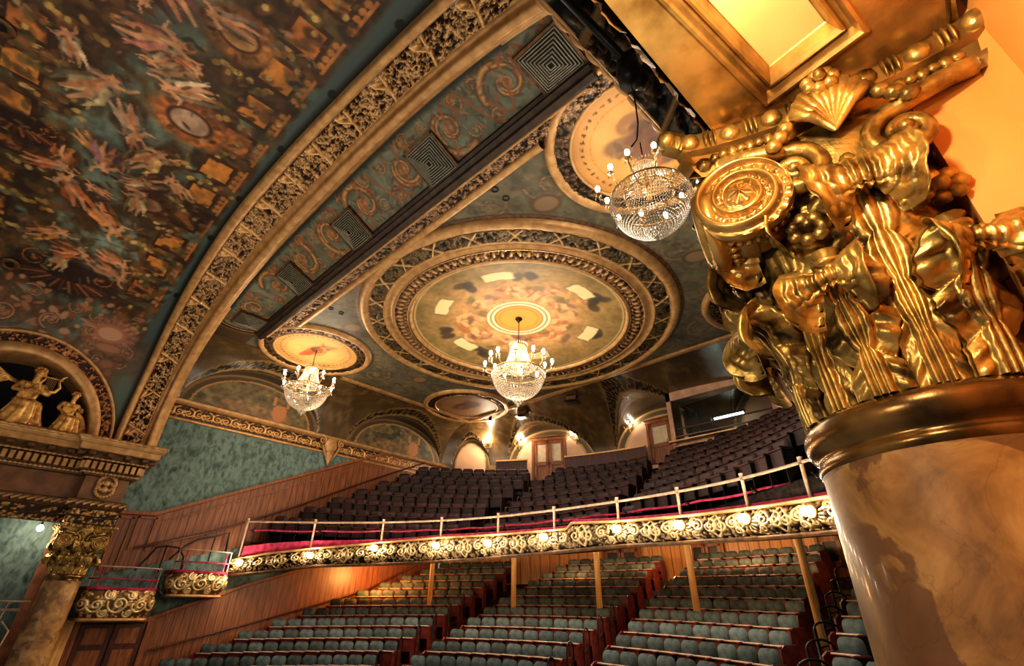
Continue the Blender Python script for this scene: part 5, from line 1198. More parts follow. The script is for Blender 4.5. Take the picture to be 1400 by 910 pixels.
for i, s0 in enumerate(LS + [LS[-1] + 1.7]):
    for j in range(12):
        a = j * 2 * pi / 12; cvq.stroke([(s0 + .08 * cos(a), .32 + .08 * sin(a)), (s0 + .2 * cos(a), .32 + .2 * sin(a))], [.02, .03], (0, 0, 0), 1, .9)
    for sg in (1, -1):
        for v0, hd in ((.5, 1), (.14, -1)):
            t_ = np.linspace(0, 1.4 * 2 * pi, 30); r_ = .11 * np.exp(-.15 * t_); cvq.stroke(np.stack([s0 + sg * (.3 - r_ * np.sin(t_)), v0 + hd * r_ * np.cos(t_)], 1), .022, (0, 0, 0), 1, 1.0)
    s1 = (LS + [LS[-1] + 1.7, LS[-1] + 3.4])[i + 1]; mid = (s0 + s1) / 2; w = (s1 - s0) / 2
    for sg in (1, -1):
        for R, cu, cw in ((.2, .36, .3), (.17, .68, .34)):
            t_ = np.linspace(0, 1.5 * 2 * pi, 40); r_ = R * np.exp(-.16 * t_); cvq.stroke(np.stack([mid + sg * (cu - .2) * w * 1.1 - sg * r_ * np.sin(t_), cw + r_ * np.cos(t_)], 1), .03, (0, 0, 0), 1, 1.0)
        t_ = np.linspace(-1, 1, 14); cvq.stroke(np.stack([mid + sg * .16 * (1 - t_ ** 2), .31 + .27 * t_], 1), .025, (0, 0, 0), 1, 1.1)
    cvq.ell(mid, .31, .07, .12, 0, (0, 0, 0), .1, 1, 1.2)
relief_leaves(cvq, 2600, .06, .85, 17)
q = np.linspace(0, 1, 40); bulge = .16 * np.sin(q * pi) ** .8 - .06 * (1 - q)
Xb = np.interp(cvq.U, BS, BX); Yb = np.interp(cvq.U, BS, BY); Nx = np.interp(cvq.U, BS, BN[:, 0]); Ny = np.interp(cvq.U, BS, BN[:, 1]); zt, zb = bzt(Xb), bzb(Xb)
off = bulge[None] + .06 * cvq.h
P = np.stack([Xb + Nx * off, Yb + Ny * off, zb + .05 + (zt - zb - .09) * (cvq.V / .62)], -1)
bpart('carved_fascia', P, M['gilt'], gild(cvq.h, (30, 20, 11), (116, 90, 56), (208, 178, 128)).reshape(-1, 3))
def bsweep(name, prof, mat, ztop=True, smooth=False):
    prof = np.array(prof); zz = (bzt if ztop else bzb)(BX)
    P = np.stack([BX[:, None] + BN[:, 0, None] * prof[None, :, 0], BY[:, None] + BN[:, 1, None] * prof[None, :, 0], zz[:, None] + prof[None, :, 1]], -1)
    return bpart(name, P, mat, smooth=smooth, wv=True)
bsweep('top_moulding', [(.0, -.06), (.12, -.06), (.14, -.03), (.13, .0), (.0, .01), (-.12, 0), (-.12, -.06)], M['tan'])
bsweep('bottom_moulding', [(-.1, -.02), (-.02, -.03), (.0, .02), (.02, .06), (-.1, .06)], M['tan_dark'], False)
# soffit under the balcony
tq = np.linspace(0, 1, 12); yb_ = 20.1 - 4.2 * (BX / 10) ** 2
P = np.stack([np.broadcast_to(BX[:, None], (240, 12)), BY[:, None] * (1 - tq) + yb_[:, None] * tq, (bzb(BX) - .0)[:, None] * (1 - tq) + 11.55 * tq], -1)
P[:, 0, 2] = bzb(BX) - .01
o = mk('ceiling', P.reshape(-1, 3), gridfaces(240, 12), mat_mix('under_balcony_plaster', (150, 104, 62), (176, 128, 80), 2, .6)); tag(o, 'plaster soffit under the balcony', kind='structure')

# railing on the balcony front
rl = empty('balcony_railing', (0, by(0), 11.4)); tag(rl, 'pale pipe railing with crimson drapes along the top of the balcony front', 'railing')
bo = np.array([0, by(0), 11.4])
def boff(x, d, z): 
    i = np.interp(x, BX, np.arange(len(BX))); nx = np.interp(x, BX, BN[:, 0]); ny = np.interp(x, BX, BN[:, 1]); return np.array([x + nx * d, by(x) + ny * d, z])
m = MB(); m.tube(np.array([boff(x, 0, 11.4) for x in np.linspace(-9.5, 9.5, 120)]) - bo, .032, 10); m.build('top_rail', M['pale_pipe'], rl)
for x in (-9.45, -7.75, -5.8, -3.9, -1.85, .2, 2.3, 4.05, 5.7, 7.0):
    m = MB(); m.tube(np.array([boff(x, .0, float(bzt(x))), boff(x, 0, 11.4)]) - bo, .036, 8); m.tube(np.array([boff(x, .0, 11.36), boff(x, 0, 11.5)]) - bo, .05, 8); po = m.build('post', M['pale_pipe'], rl)
    m = MB(); p = boff(x + .12, -.14, 11.12) - bo; m.ell(p, (.05, .05, .05), 8, 6); m.tube([p, p + np.array([-.1, .1, .12])], .015, 5); m.build('bracket', M['dark'], po)
xs = np.linspace(-9.45, 9.4, 150)
a = np.array([boff(x, -.08, float(bzt(x)) + .02) for x in xs]); m = MB(); m.sweep([(-.05, -.03), (-.05, .05), (.05, .06), (.06, -.03)], a - bo); m.build('velvet_ledge', M['red_velvet'], rl)
a = np.array([boff(x, -.2, 11.16 - .03 * abs(sin(x * 2.1))) for x in xs]); m = MB(); m.tube(a - bo, .03, 6); m.build('velvet_rope', M['red_velvet'], rl)
xs2 = np.linspace(-9.4, -5.2, 60); a0 = np.array([boff(x, -.02, float(bzt(x))) for x in xs2]); a1 = np.array([boff(x, -.03 + .02 * sin(x * 14), float(bzt(x)) + .36 * (1 - (x + 9.4) / 4.8)) for x in xs2])
mk('velvet_apron', (np.stack([a0, a1], 1) - bo).reshape(-1, 3), gridfaces(60, 2), M['red_velvet'], rl)

# lamps along the front
LAMPS = []
def make_front_lamp():
    t = empty('fascia_lamp', (0, 0, 0))
    m = MB(); m.lathe([(.0, 0), (.1, .0), (.12, .02), (.11, .05), (.06, .06), (0, .06)], 20); b = m.build('rosette', M['tan'], t); b.rotation_euler = (pi / 2, 0, 0)
    m = MB(); m.ell((0, -.15, 0), (.085, .085, .085), 14, 9); m.build('bulb', M['bulb_hot'], t); return t
l0 = make_front_lamp(); words = ['first', 'second', 'third', 'fourth', 'fifth', 'sixth', 'seventh', 'eighth', 'ninth', 'tenth', 'eleventh', 'twelfth', 'thirteenth', 'fourteenth', 'fifteenth', 'sixteenth', 'seventeenth', 'eighteenth', 'nineteenth', 'twentieth', 'twenty-first', 'twenty-second', 'twenty-third', 'twenty-fourth', 'twenty-fifth', 'twenty-sixth']
for i, (x, z) in enumerate(zip(LX, LZ)):
    o = l0 if i == 0 else copy_tree(l0); p = boff(x, .17, z); nx, ny = np.interp(x, BX, BN[:, 0]), np.interp(x, BX, BN[:, 1])
    o.location = p; o.rotation_euler = (0, 0, math.atan2(nx, -ny)); tag(o, 'bright bare lamp on the gilded balcony front, %s from the left' % words[i], 'lamp', 'lamps along the balcony front')
    LAMPS.append(p + np.array([nx, ny, 0]) * .32)

# ================================================================== SIDE BOXES
def box_front(y0, y1, z0, z1, zr, lab, lab2, seed):
    t = empty('box_parapet', (-9.9, (y0 + y1) / 2, z0)); tag(t, lab, 'theatre box', 'gilded side boxes'); c0 = np.array([-9.9, (y0 + y1) / 2, z0])
    pl = [(-9.98, y0), (-9.4, y0), (-9.22, y0 + .06), (-9.15, y0 + .25), (-9.1, (y0 + y1) / 2), (-9.15, y1 - .28), (-9.24, y1 - .07), (-9.42, y1), (-9.98, y1)]
    for _ in range(2):
        q = [pl[0]]
        for a, b in zip(pl[:-1], pl[1:]): q += [(a[0] * .75 + b[0] * .25, a[1] * .75 + b[1] * .25), (a[0] * .25 + b[0] * .75, a[1] * .25 + b[1] * .75)]
        pl = q + [pl[-1]]
    pl = np.array(pl); d = np.concatenate([[0], np.cumsum(np.hypot(*np.diff(pl, axis=0).T))]); H = z1 - z0
    cq = Canvas(np.linspace(0, d[-1], 200), np.linspace(0, H, 46), (0, 0, 0)); mid = d[-1] / 2
    for u, v, R in ((mid, H * .5, .26), (mid - .5, H * .45, .2), (mid + .5, H * .45, .2), (mid - .26, H * .8, .12), (mid + .26, H * .8, .12), (mid + .8, H * .5, .2), (mid - .8, H * .5, .2), (mid - .28, H * .2, .12), (mid + .28, H * .2, .12)):
        t_ = np.linspace(0, 1.7 * 2 * pi, 50); r_ = R * np.exp(-.15 * t_); cq.stroke(np.stack([u + r_ * np.cos(t_ + seed), v + r_ * np.sin(t_ + seed)], 1), .03, (0, 0, 0), 1, 1.05)
    relief_leaves(cq, 170, .085, .8, seed)
    tx = np.gradient(np.interp(cq.u, d, pl[:, 0])); ty = np.gradient(np.interp(cq.u, d, pl[:, 1])); L = np.hypot(tx, ty); nx, ny = (ty / L)[:, None], (-tx / L)[:, None]
    bl = (.1 * np.sin(np.linspace(0, pi, 46)) - .1 * (1 - np.linspace(0, 1, 46)))[None]
    off = bl + .05 * cq.h; X = np.interp(cq.U, d, pl[:, 0]) + nx * off; Y = np.interp(cq.U, d, pl[:, 1]) + ny * off
    P = np.stack([X, Y, z0 + cq.V], -1) - c0
    mk('carved_front', P.reshape(-1, 3), gridfaces(*cq.U.shape), M['gilt'], t, gild(cq.h, (104, 78, 46), (172, 136, 86), (236, 206, 150)).reshape(-1, 3))
    p3 = np.column_stack([pl, np.full(len(pl), z0)]) - c0
    m = MB(); m.sweep([(-.08, -.06), (-.02, -.06), (.04, -.03), (.03, .02), (-.08, .03)], p3); 
    F = [list(range(len(pl)))]; m.add(p3, F); m.build('base_moulding', M['tan'], t, False)
    m = MB(); p3 = np.column_stack([pl, np.full(len(pl), z1)]) - c0; m.sweep([(-.1, -.02), (-.1, .05), (.05, .05), (.05, -.02)], p3); m.build('velvet_ledge', M['red_velvet'], t, False)
    r = empty('box_railing', (-9.9, (y0 + y1) / 2, z1)); tag(r, lab2, 'railing', 'side box railings'); c1 = np.array([-9.9, (y0 + y1) / 2, z1])
    core = pl[(pl[:, 0] > -9.6)]
    m = MB(); m.tube(np.column_stack([core, np.full(len(core), zr)]) - c1, .02, 8); m.build('top_rail', M['pale_pipe'], r)
    m = MB(); m.tube(np.column_stack([core, np.full(len(core), z1 + (zr - z1) * .45)]) - c1, .022, 8); m.build('velvet_rail', M['red_velvet'], r)
    for k in (.06, .3, .72, .94):
        i = int(k * (len(core) - 1)); m = MB(); m.tube(np.array([(*core[i], z1 + .04), (*core[i], zr)]) - c1, .018, 7); m.build('post', M['pale_pipe'] if k in (.06, .94) else M['red_velvet'], r)
    return t
box_front(2.78, 4.42, 8.53, 9.25, 9.8, 'lower gilded box front nearest the far left column', 'railing on the lower box beside the far left column', 3)
box_front(4.72, 6.25, 9.14, 9.76, 10.38, 'upper gilded box front beside the end of the balcony', 'railing on the upper box at the end of the balcony', 8)
for lab, P_ in (('black curved stair handrail between the two side boxes', [(-9.7, 3.8, 9.75), (-9.7, 4.0, 10.1), (-9.7, 4.15, 10.4), (-9.7, 4.4, 10.47), (-9.7, 4.75, 10.44), (-9.7, 4.95, 10.2), (-9.7, 5.0, 9.8)]), ('black stair handrail rising behind the upper side box', [(-9.75, 4.6, 10.1), (-9.75, 4.9, 10.5), (-9.75, 5.2, 10.72), (-9.75, 5.7, 10.86), (-9.75, 6.1, 11.02), (-9.75, 6.15, 10.4)])):
    t = empty('stair_handrail', P_[0]); tag(t, lab, 'handrail'); P_ = np.array(P_) - np.array(P_[0]); m = MB(); m.tube(P_, .03, 8); m.build('rail', M['dark'], t)
    m = MB(); m.tube([P_[3], P_[3] + np.array([0, 0, -.75])], .022, 7); m.build('post', M['dark'], t)
# railing of the stage box cut by the left edge of the frame
r = empty('stage_box_railing', (-9.0, 0, 8.0)); tag(r, 'pale railing of the stage box at the bottom left edge', 'railing')
m = MB(); m.tube([(0, -2, .92), (0, 1.72, .92)], .02, 8); m.tube([(0, -2, .74), (0, 1.6, .74)], .03, 8); m.build('top_rail', M['pale_pipe'], r)
for y in (-.4, .5, 1.25):
    m = MB(); m.tube([(0, y, 0), (0, y + .08, .92)], .018, 7); m.build('post', M['pale_pipe'], r)
m = MB(); m.tube([(.05, 1.35, .5), (.05, 1.55, .3), (.05, 1.5, -.2), (.05, 1.4, -.5)], .02, 7); m.build('end_rail', M['pale_pipe'], r)
b = MB(); P = np.array([[(-9.0 + .1 * sin(v * pi), y, 7.2 + .9 * v) for v in np.linspace(0, 1, 12)] for y in np.linspace(-3, 1.55, 20)]); b.grid(P)
o = b.build('box_parapet', M['tan_dark']); tag(o, 'gilded front of the stage box at the bottom left edge', 'theatre box')
lamp = empty('box_lamp', (-9.3, 1.28, 10.62)); tag(lamp, 'single bright bulb under the left entablature inside the stage box', 'lamp')
m = MB(); m.tube([(0, 0, .06), (0, 0, .2)], .02, 8); m.build('fitting', M['dark'], lamp)
m = MB(); m.ell((0, 0, 0), (.07, .07, .08), 12, 8); m.build('bulb', M['bulb_hot'], lamp)
# ================================================================== SEATING
def zmez(k, X): x = X / 10; return 7.9581 + .2345 * k + .0053 * k * k + .294 * x - .1776 * x * x - .1076 * k * x - .0013 * k * x * x + .008 * k * k * x
def zupp(k, X): x = X / 10; return 11.8158 + .5099 * k + .0031 * k * k + .0607 * x + .4637 * x * x + .0363 * k * x
def ymez(k, X): return 9.3 + k - 4.2 * (X / 9.7) ** 2
def yupp(k, X): return 13.0 + k - 4.75 * (X / 9.7) ** 2
ST = .93
def terraces(name, yf, zf, k0, k1, lab, yback):
    X = np.linspace(-9.98, 9.98, 81); rows = []
    for k in range(k0, k1 + 1):
        rows += [np.stack([X, yf(k, X) - .42, zf(k, X) - ST - (.0)], 1), np.stack([X, np.minimum(yf(k, X) + .575, yback(X)), zf(k, X) - ST], 1)]
    P = np.stack(rows)
    if yf is yupp: P[..., 1] = np.maximum(P[..., 1], by(X)[None] + .14)
    o = mk(name, P.reshape(-1, 3), gridfaces(*P.shape[:2]), M['carpet'], smooth=False); tag(o, lab, kind='structure')
ybU = lambda X: 19.3 - 4.2 * (X / 10) ** 2
ybM = lambda X: 20.1 - 4.2 * (X / 10) ** 2
terraces('floor', ymez, zmez, -2, 10, 'dark carpeted steps of the lower seating tier', ybM)
terraces('floor', yupp, zupp, -1, 6, 'dark carpeted steps of the upper balcony', ybU)

def pillow(w, h, t, c, n=9, rt=.16, rb=.06):
    u = np.linspace(-1, 1, n); U, V = np.meshgrid(u, u, indexing='ij')
    r = np.where(V > 0, rt, rb)
    x = w / 2 * U * (1 - r * np.abs(V) ** 5 * np.abs(U)); z = h / 2 * V * (1 - r * np.abs(U) ** 5)
    yf = -t * (1 - np.abs(U) ** 6) ** .5 * (1 - np.abs(V) ** 6) ** .5
    A = np.stack([x, yf, z], -1) + c; B = np.stack([x, np.zeros_like(x), z], -1) + c
    m = MB(); m.grid(A); m.add(B.reshape(-1, 3), gridfaces(n, n)[:, ::-1]); return m
def seat_parts(cush, shell, edge, dark):
    m = pillow(.475, .47, .08, np.array([0, .0, .70]), 9, .11, .04); back = mesh_data('backrest', np.concatenate(m.V), m.F, cush)
    m = pillow(.49, .52, -.035, np.array([0, .004, .67]), 7, .11, .04); m.box((0, .03, .25), (.44, .02, .4)); shl = mesh_data('back_shell', np.concatenate(m.V), m.F, shell)
    m = MB(); m.box((0, -.16, .52), (.43, .05, .34), bev=.015); pan = mesh_data('seat_pan', np.concatenate(m.V), m.F, shell, smooth=False)
    m = MB(); m.box((0, -.165, .702), (.45, .085, .03), bev=.008); pe = mesh_data('seat_edge', np.concatenate(m.V), m.F, edge, smooth=False)
    m = MB(); m.box((.25, -.12, .335), (.03, .32, .67), bev=.008); arm = mesh_data('arm_frame', np.concatenate(m.V), m.F, dark, smooth=False)
    m = MB(); m.box((.25, -.15, .69), (.055, .34, .04), bev=.01); pad = mesh_data('armrest', np.concatenate(m.V), m.F, shell, smooth=False)
    P = [(sx, z) for sx, z in ((-.3, 0), (.12, 0), (.12, .56), (.06, .73), (-.22, .73), (-.32, .66), (-.34, .4))]
    V = [(.255, y, z) for y, z in P] + [(.295, y, z) for y, z in P]; n = len(P); F = [list(range(n))[::-1], list(range(n, 2 * n))] + [[i, (i + 1) % n, (i + 1) % n + n, i + n] for i in range(n)]
    end = mesh_data('end_panel', V, F, shell, smooth=False)
    return dict(backrest=back, back_shell=shl, seat_pan=pan, seat_edge=pe, arm_frame=arm, armrest=pad, end_panel=end)
SP_B = seat_parts(M['seat_blue'], M['seat_maroon'], M['seat_edge'], M['dark'])
SP_U = seat_parts(M['balc_seat'], M['balc_seat'], M['balc_edge'], M['dark'])
CAMP = Vector((9.23, 0, 9.0))
def px(p):
    d = Vector(p) - CAMP; w = d.dot(_f); return 700 + 653.39 * d.dot(_r) / w, 455 - 653.39 * d.dot(_u) / w, w
def row_seats(yf, k, x0, x1, pitch=.5):
    X = np.linspace(min(x0, x1), max(x0, x1), 400); Y = yf(k, X); S = np.concatenate([[0], np.cumsum(np.hypot(np.diff(X), np.diff(Y)))])
    n = max(1, int(round(S[-1] / pitch))); s = (np.arange(n) + .5) * S[-1] / n; xs = np.interp(s, S, X); ys = np.interp(s, S, Y)
    sl = np.interp(xs, X, np.gradient(Y, X)); return [(x, y, math.atan(b), S[-1] / n) for x, y, b in zip(xs, ys, sl)]
P2 = lambda c, k: c[0] * k * k + c[1] * k + c[2]
al, ms, me_, r2, r3, fr = (.0061, -.3696, -3.7807), (.0171, -.3663, -2.7602), (.0070, -.3133, 1.6599), (.0195, -.4005, 2.7613), (.0016, -.1217, 6.2799), (.0109, -.1789, 7.1936)
seats = []
for k in range(0, 11):
    bl = [('left', -9.62, P2(al, k)), ('middle', P2(ms, k), P2(me_, k)), ('right', P2(r2, k), P2(r3, k)), ('far right', P2(fr, k), P2(fr, k) + 2.2)]
    for nm, a, b in bl:
        if b - a < .4: continue
        R = row_seats(ymez, k, a, b)
        for i, (x, y, rz, pt) in enumerate(R):
            seats.append(dict(p=(x, y, float(zmez(k, x)) - ST), rz=rz, k=k, i=i, n=len(R), b=nm, tier='L', sc=pt / .5))
seatsU = []
for k in range(-1, 6):
    kk = max(k, 0)
    a1 = np.interp(kk, range(6), [-4.16, -4.4, -4.5, -4.74, -4.98, -5.4]); a2 = np.interp(kk, range(6), [-3.3, -3.55, -3.8, -4.02, -4.15, -4.35]) ; b1 = np.interp(kk, range(6), [1.15, .9, .67, .43, .14, -.15]); b2 = np.interp(kk, range(6), [1.92, 1.7, 1.47, 1.24, .99, .79])
    if k < 0: a1, a2, b1, b2 = a1 + .3, a2 + .3, b1 + .25, b2 + .2
    for nm, a, b in (('left', -9.55, a1), ('middle', a2, b1), ('right', b2, 7.6)):
        R = row_seats(yupp, k, a, b)
        for i, (x, y, rz, pt) in enumerate(R): 
            if y > ybU(x) - .45 or y < by(x) + .42: continue
            seatsU.append(dict(p=(x, y, float(zupp(k, x)) - ST), rz=rz, k=k + 1, i=i, n=len(R), b=nm, tier='U', sc=pt / .5))
def visible(s):
    x, y, w = px(Vector(s['p']) + Vector((0, 0, .85)))
    if not (-20 < x < 1410 and y < 935): return False
    if s['tier'] == 'L': return x < 1150 + (y - 680) * .26
    if y > 745: return False
    return x < 1128
def place(S, parts, labf, cat, group, stufflab, oname):
    S = [s for s in S if visible(s)]
    for s in S: s['w'] = (Vector(s['p']) - CAMP).length
    order = sorted(S, key=lambda s: s['w']); ind, rest = order[:300], order[300:]
    for s in ind:
        r = bpy.data.objects.new(oname, None); COL.objects.link(r); r.empty_display_size = .1
        r.location = s['p']; r.rotation_euler = (0, 0, s['rz']); r.scale = (s['sc'], 1, 1); tag(r, labf(s), cat, group)
        names = ['backrest', 'back_shell', 'seat_pan', 'seat_edge', 'arm_frame', 'armrest'] + (['end_panel'] if s['i'] == s['n'] - 1 else [])
        for nme in names:
            o = bpy.data.objects.new(nme, parts[nme]); COL.objects.link(o); o.parent = r
        if s['i'] == 0:
            o = bpy.data.objects.new('end_panel', parts['end_panel']); COL.objects.link(o); o.parent = r; o.location = (-.55, 0, 0)
    if rest:
        mats = []; Vs, Fs, Mi = [], [], []; off = 0
        for s in rest:
            ca, sa = cos(s['rz']), sin(s['rz'])
            for nme in ['backrest', 'back_shell', 'seat_pan', 'seat_edge', 'armrest'] + (['end_panel'] if s['i'] == s['n'] - 1 else []):
                me = parts[nme]; v = np.array([w.co for w in me.vertices]) * np.array([s['sc'], 1, 1]); v = v @ np.array([[ca, sa, 0], [-sa, ca, 0], [0, 0, 1]]) + np.array(s['p'])
                mt = me.materials[0]
                if mt not in mats: mats.append(mt)
                for p in me.polygons: Fs.append([a + off for a in p.vertices]); Mi.append(mats.index(mt))
                Vs.append(v); off += len(v)
        o = mk(oname + '_rows', np.concatenate(Vs), Fs, None, smooth=False)
        for mt in mats: o.data.materials.append(mt)
        o.data.polygons.foreach_set('material_index', np.array(Mi, np.int32)); tag(o, stufflab, 'seats', kind='stuff')
    return len(S)
rank = words
def labL(s):
    return 'blue-grey upholstered seat, %s from left in %s row of the %s lower block' % (rank[s['i']], rank[s['k']], s['b'])
def labU(s):
    return 'dark maroon balcony seat, %s from left in %s row of the %s balcony block' % (rank[s['i']], rank[s['k']], s['b'])
nL_ = place(seats, SP_B, labL, 'seat', 'blue-grey seats of the lower tier', 'rear rows of blue-grey upholstered seats under the balcony', 'theatre_seat')
nU_ = place(seatsU, SP_U, labU, 'seat', 'dark maroon seats of the upper balcony', 'rear rows of dark maroon seats at the back of the upper balcony', 'auditorium_chair')
print('SEATS', nL_, nU_)

# black loop handrails up the right aisle and at the other aisles
def loop_rail():
    t = empty('aisle_handrail', (0, 0, 0)); m = MB(); a = np.linspace(0, pi, 10)
    m.tube(np.vstack([[(0, -.3, 0)], np.stack([np.zeros(10), -.0 - .3 * np.cos(a), .72 + .14 * np.sin(a)], 1), [(0, .3, .22)]]), .02, 7); m.build('loop', M['dark'], t)
    m = MB(); m.tube([(0, -.3, .45), (0, .3, .55)], .014, 6); m.build('cross_bar', M['dark'], t); return t
lr0 = loop_rail(); first = True
for k in range(2, 9):
    x = (P2(r3, k) + P2(fr, k)) / 2 + .12; y = float(ymez(k, x)); z = float(zmez(k, x)) - ST
    o = lr0 if first else copy_tree(lr0); first = False
    o.location = (x, y, z); o.rotation_euler = (0, 0, math.atan(-8.4 * x / 94.09)); tag(o, 'black loop handrail in the right aisle beside the %s row' % rank[k], 'handrail', 'black aisle handrails')
for nm, cf, ks in (('left', al, (0, 1, 2, 3, 4, 5)), ('centre', me_, (0, 1, 2, 3, 4))):
    for k in ks:
        x = P2(cf, k) + .14; y = float(ymez(k, x)) - .1; z = float(zmez(k, x)) - ST
        o = copy_tree(lr0); o.location = (x, y, z); o.scale = (1, .35, 1.2); o.rotation_euler = (0, 0, math.atan(-8.4 * x / 94.09)); tag(o, 'slim black aisle rail in the %s aisle beside the %s row' % (nm, rank[k]), 'handrail', 'black aisle handrails')

# slim posts carrying the balcony
for i, (x, y) in enumerate([(-6.5, 12.35), (-3.15, 13.2), (.1, 13.4), (3.2, 13.05), (6.03, 12.4)]):
    z0 = float(zmez(y + 4.2 * (x / 9.7) ** 2 - 9.3, x)) - ST - .1; t = empty('balcony_post', (x, y, z0)); h = float(bzb(x)) + (11.55 - float(bzb(x))) * (y - by(x)) / (20.1 - 4.2 * (x / 10) ** 2 - by(x)) - z0
    m = MB(); m.lathe([(.0, 0), (.085, 0), (.085, h - .1)], 14); m.build('shaft', M['wood_light'], t)
    m = MB(); m.lathe([(.085, h - .12), (.11, h - .08), (.12, h), (0, h)], 14); m.build('cap', M['wood_light'], t)
    tag(t, 'slim honey-coloured post under the balcony, %s from the left' % rank[i], 'post', 'posts under the balcony')

# ================================================================== REAR OF THE LOWER TIER
X = np.linspace(-10, 10, 120); Z = np.linspace(9.2, 11.7, 4); P = np.stack([np.broadcast_to(X[:, None], (120, 4)), np.broadcast_to(ybM(X)[:, None], (120, 4)), np.broadcast_to(Z[None], (120, 4))], -1)
o = mk('wall_rear', P.reshape(-1, 3), gridfaces(120, 4), M['boards_x']); tag(o, 'warm wood panelled rear wall under the balcony', kind='structure')
def back_door(name, x, yb, z0, w, h, glass, lab):
    y = float(yb(x)) - .06; d = empty(name, (x, y, z0), math.atan(-8.4 * x / 100)); tag(d, lab, kind='structure')
    m = MB()
    for s_ in (-1, 1): m.box((s_ * (w / 2 + .06), 0, h / 2), (.13, .14, h), bev=.015)
    m.box((0, 0, h + .06), (w + .3, .16, .16), bev=.02); m.box((0, -.02, h + .17), (w + .4, .2, .06), bev=.015); m.build('door_frame', M['wood'], d, False)
    n = 2 if w > 1.1 else 1
    for k in range(n):
        cx = (k - (n - 1) / 2) * w / n; m = MB(); lw = w / n - .02
        for s_ in (-1, 1): m.box((cx + s_ * (lw / 2 - .07), -.02, h / 2), (.14, .06, h), bev=.008)
        for zc_, hh in ((.12, .24), (h * .42, .16), (h - .09, .18)): m.box((cx, -.02, zc_), (lw, .06, hh), bev=.008)
        m.box((cx, -.0, h * .21), (lw - .2, .03, h * .34), bev=.01); lf = m.build('door_leaf', M['wood'], d, False)
        m = MB(); m.box((cx, -.01, h * .71), (lw - .26, .02, h * .46)); m.build('pane', glass, lf, False)
        m = MB(); m.tube([(cx + .02 + (.5 - k) * lw * .6, -.09, h * .42), (cx + .02 + (.5 - k) * lw * .6, -.09, h * .54)], .014, 6); m.build('pull_handle', M['tan'], lf)
    return d
back_door('door_2', -5.4, ybU, 14.15, 1.5, 1.98, M['frosted_pane'], 'wooden double doors with frosted panes on the left of the balcony rear wall')
back_door('door_3', -.1, ybU, 14.4, 1.0, 1.78, M['frosted_pane'], 'wooden door with frosted pane beside the projection booth')
back_door('door_4', -2.9, ybM, 9.9, 1.5, 1.35, M['dark'], 'wooden double doors with dark panes behind the lower left block')
back_door('door_5', .7, ybM, 9.9, 1.3, 1.4, M['dark'], 'wooden double doors with dark panes behind the lower middle aisle')
back_door('door_6', 5.6, ybM, 9.7, 1.5, 1.4, M['dark'], 'wooden double doors with dark panes behind the lower right aisle')
# rear partitions with a pale rail behind the top row
for j, (a, b, lab) in enumerate([(-7.6, -6.25, 'low wood partition with pale rail left of the balcony double doors'), (-4.55, -.75, 'low wood partition with pale rail between the two balcony doors')]):
    X = np.linspace(a, b, 24); t = empty('rear_partition', (float(X.mean()), float(ybU(X.mean())) - .3, 14.1)); c0 = np.array(t.location); tag(t, lab, 'partition', 'rear partitions')
    q = np.column_stack([X, ybU(X) - .3, np.full(24, 15.2)]) - c0; m = MB(); m.sweep([(-.05, -.04), (-.05, .03), (.05, .03), (.05, -.04)], q); m.build('rail', M['wood_light'], t, False)
    P = np.stack([q - np.array([0, 0, 1.6]), q - np.array([0, 0, .04])], 1); mk('panel', P.reshape(-1, 3), gridfaces(24, 2), M['wood_dark'], t)

# ================================================================== PROJECTION BOOTH
bt = empty('projection_booth', (3.2, 17.5, 14.5)); tag(bt, 'projection booth with a wide dark window high at the back', 'booth')
m = MB(); Xl, Xr = -2.02, 2.0
m.box((0, .4, 2.02), (4.04, .8, .5)); m.box((-1.93, .4, 1.1), (.18, .8, 2.2)); m.box((1.9, .4, 1.1), (.2, .8, 2.2)); m.box((0, .45, .05), (4.04, .7, .22)); m.build('wall_panel', M['rust_wall'], bt, False)
m = MB(); m.box((0, -.06, .1), (4.2, .2, .06), bev=.01); m.build('ledge', M['tan'], bt, False)
m = MB(); m.box((0, -.03, 2.3), (4.2, .12, .08), bev=.01); m.build('top_moulding', M['wood'], bt, False)
m = MB(); m.box((0, 1.5, 1.0), (3.9, .05, 2.2)); m.box((0, 1.0, 1.9), (3.9, 1.0, .05)); m.build('dark_interior', mat_mix('booth_interior', (12, 16, 14), (30, 40, 36), 2, .6), bt, False)
m = MB(); m.box((0, .1, 1.05), (3.7, .02, 1.5)); m.build('glass', M['glass'], bt, False)
m = MB()
for z in (.3, 1.82): m.box((0, .08, z), (3.74, .08, .05))
for x in (-1.84, 1.8): m.box((x, .08, 1.05), (.05, .08, 1.5))
m.box((0, .12, .62), (3.7, .04, .05)); m.build('window_frame', M['wood_dark'], bt, False)
tb = empty('tube_light', (3.3, 18.1, 15.35)); tag(tb, 'glowing white tube light behind the booth window', 'light')
m = MB(); m.tube([(-.55, 0, 0), (.55, 0, 0)], .06, 10); m.build('tube', M['tube_light'], tb)
m = MB(); m.box((0, .06, .1), (1.2, .1, .08)); m.build('fitting', M['dark'], tb, False)
for k, (x, hgt) in enumerate(((-1.5, .9), (-1.05, .7), (-.6, .55))):
    m = MB(); m.box((0, 0, hgt / 2), (.16, .2, hgt), bev=.02); o = m.build('booth_equipment', M['dark'], loc=(3.2 + x, 18.0, 15.0), smooth=False); tag(o, 'dark upright equipment inside the booth window, %s from the left' % rank[k], 'equipment', 'equipment in the booth')

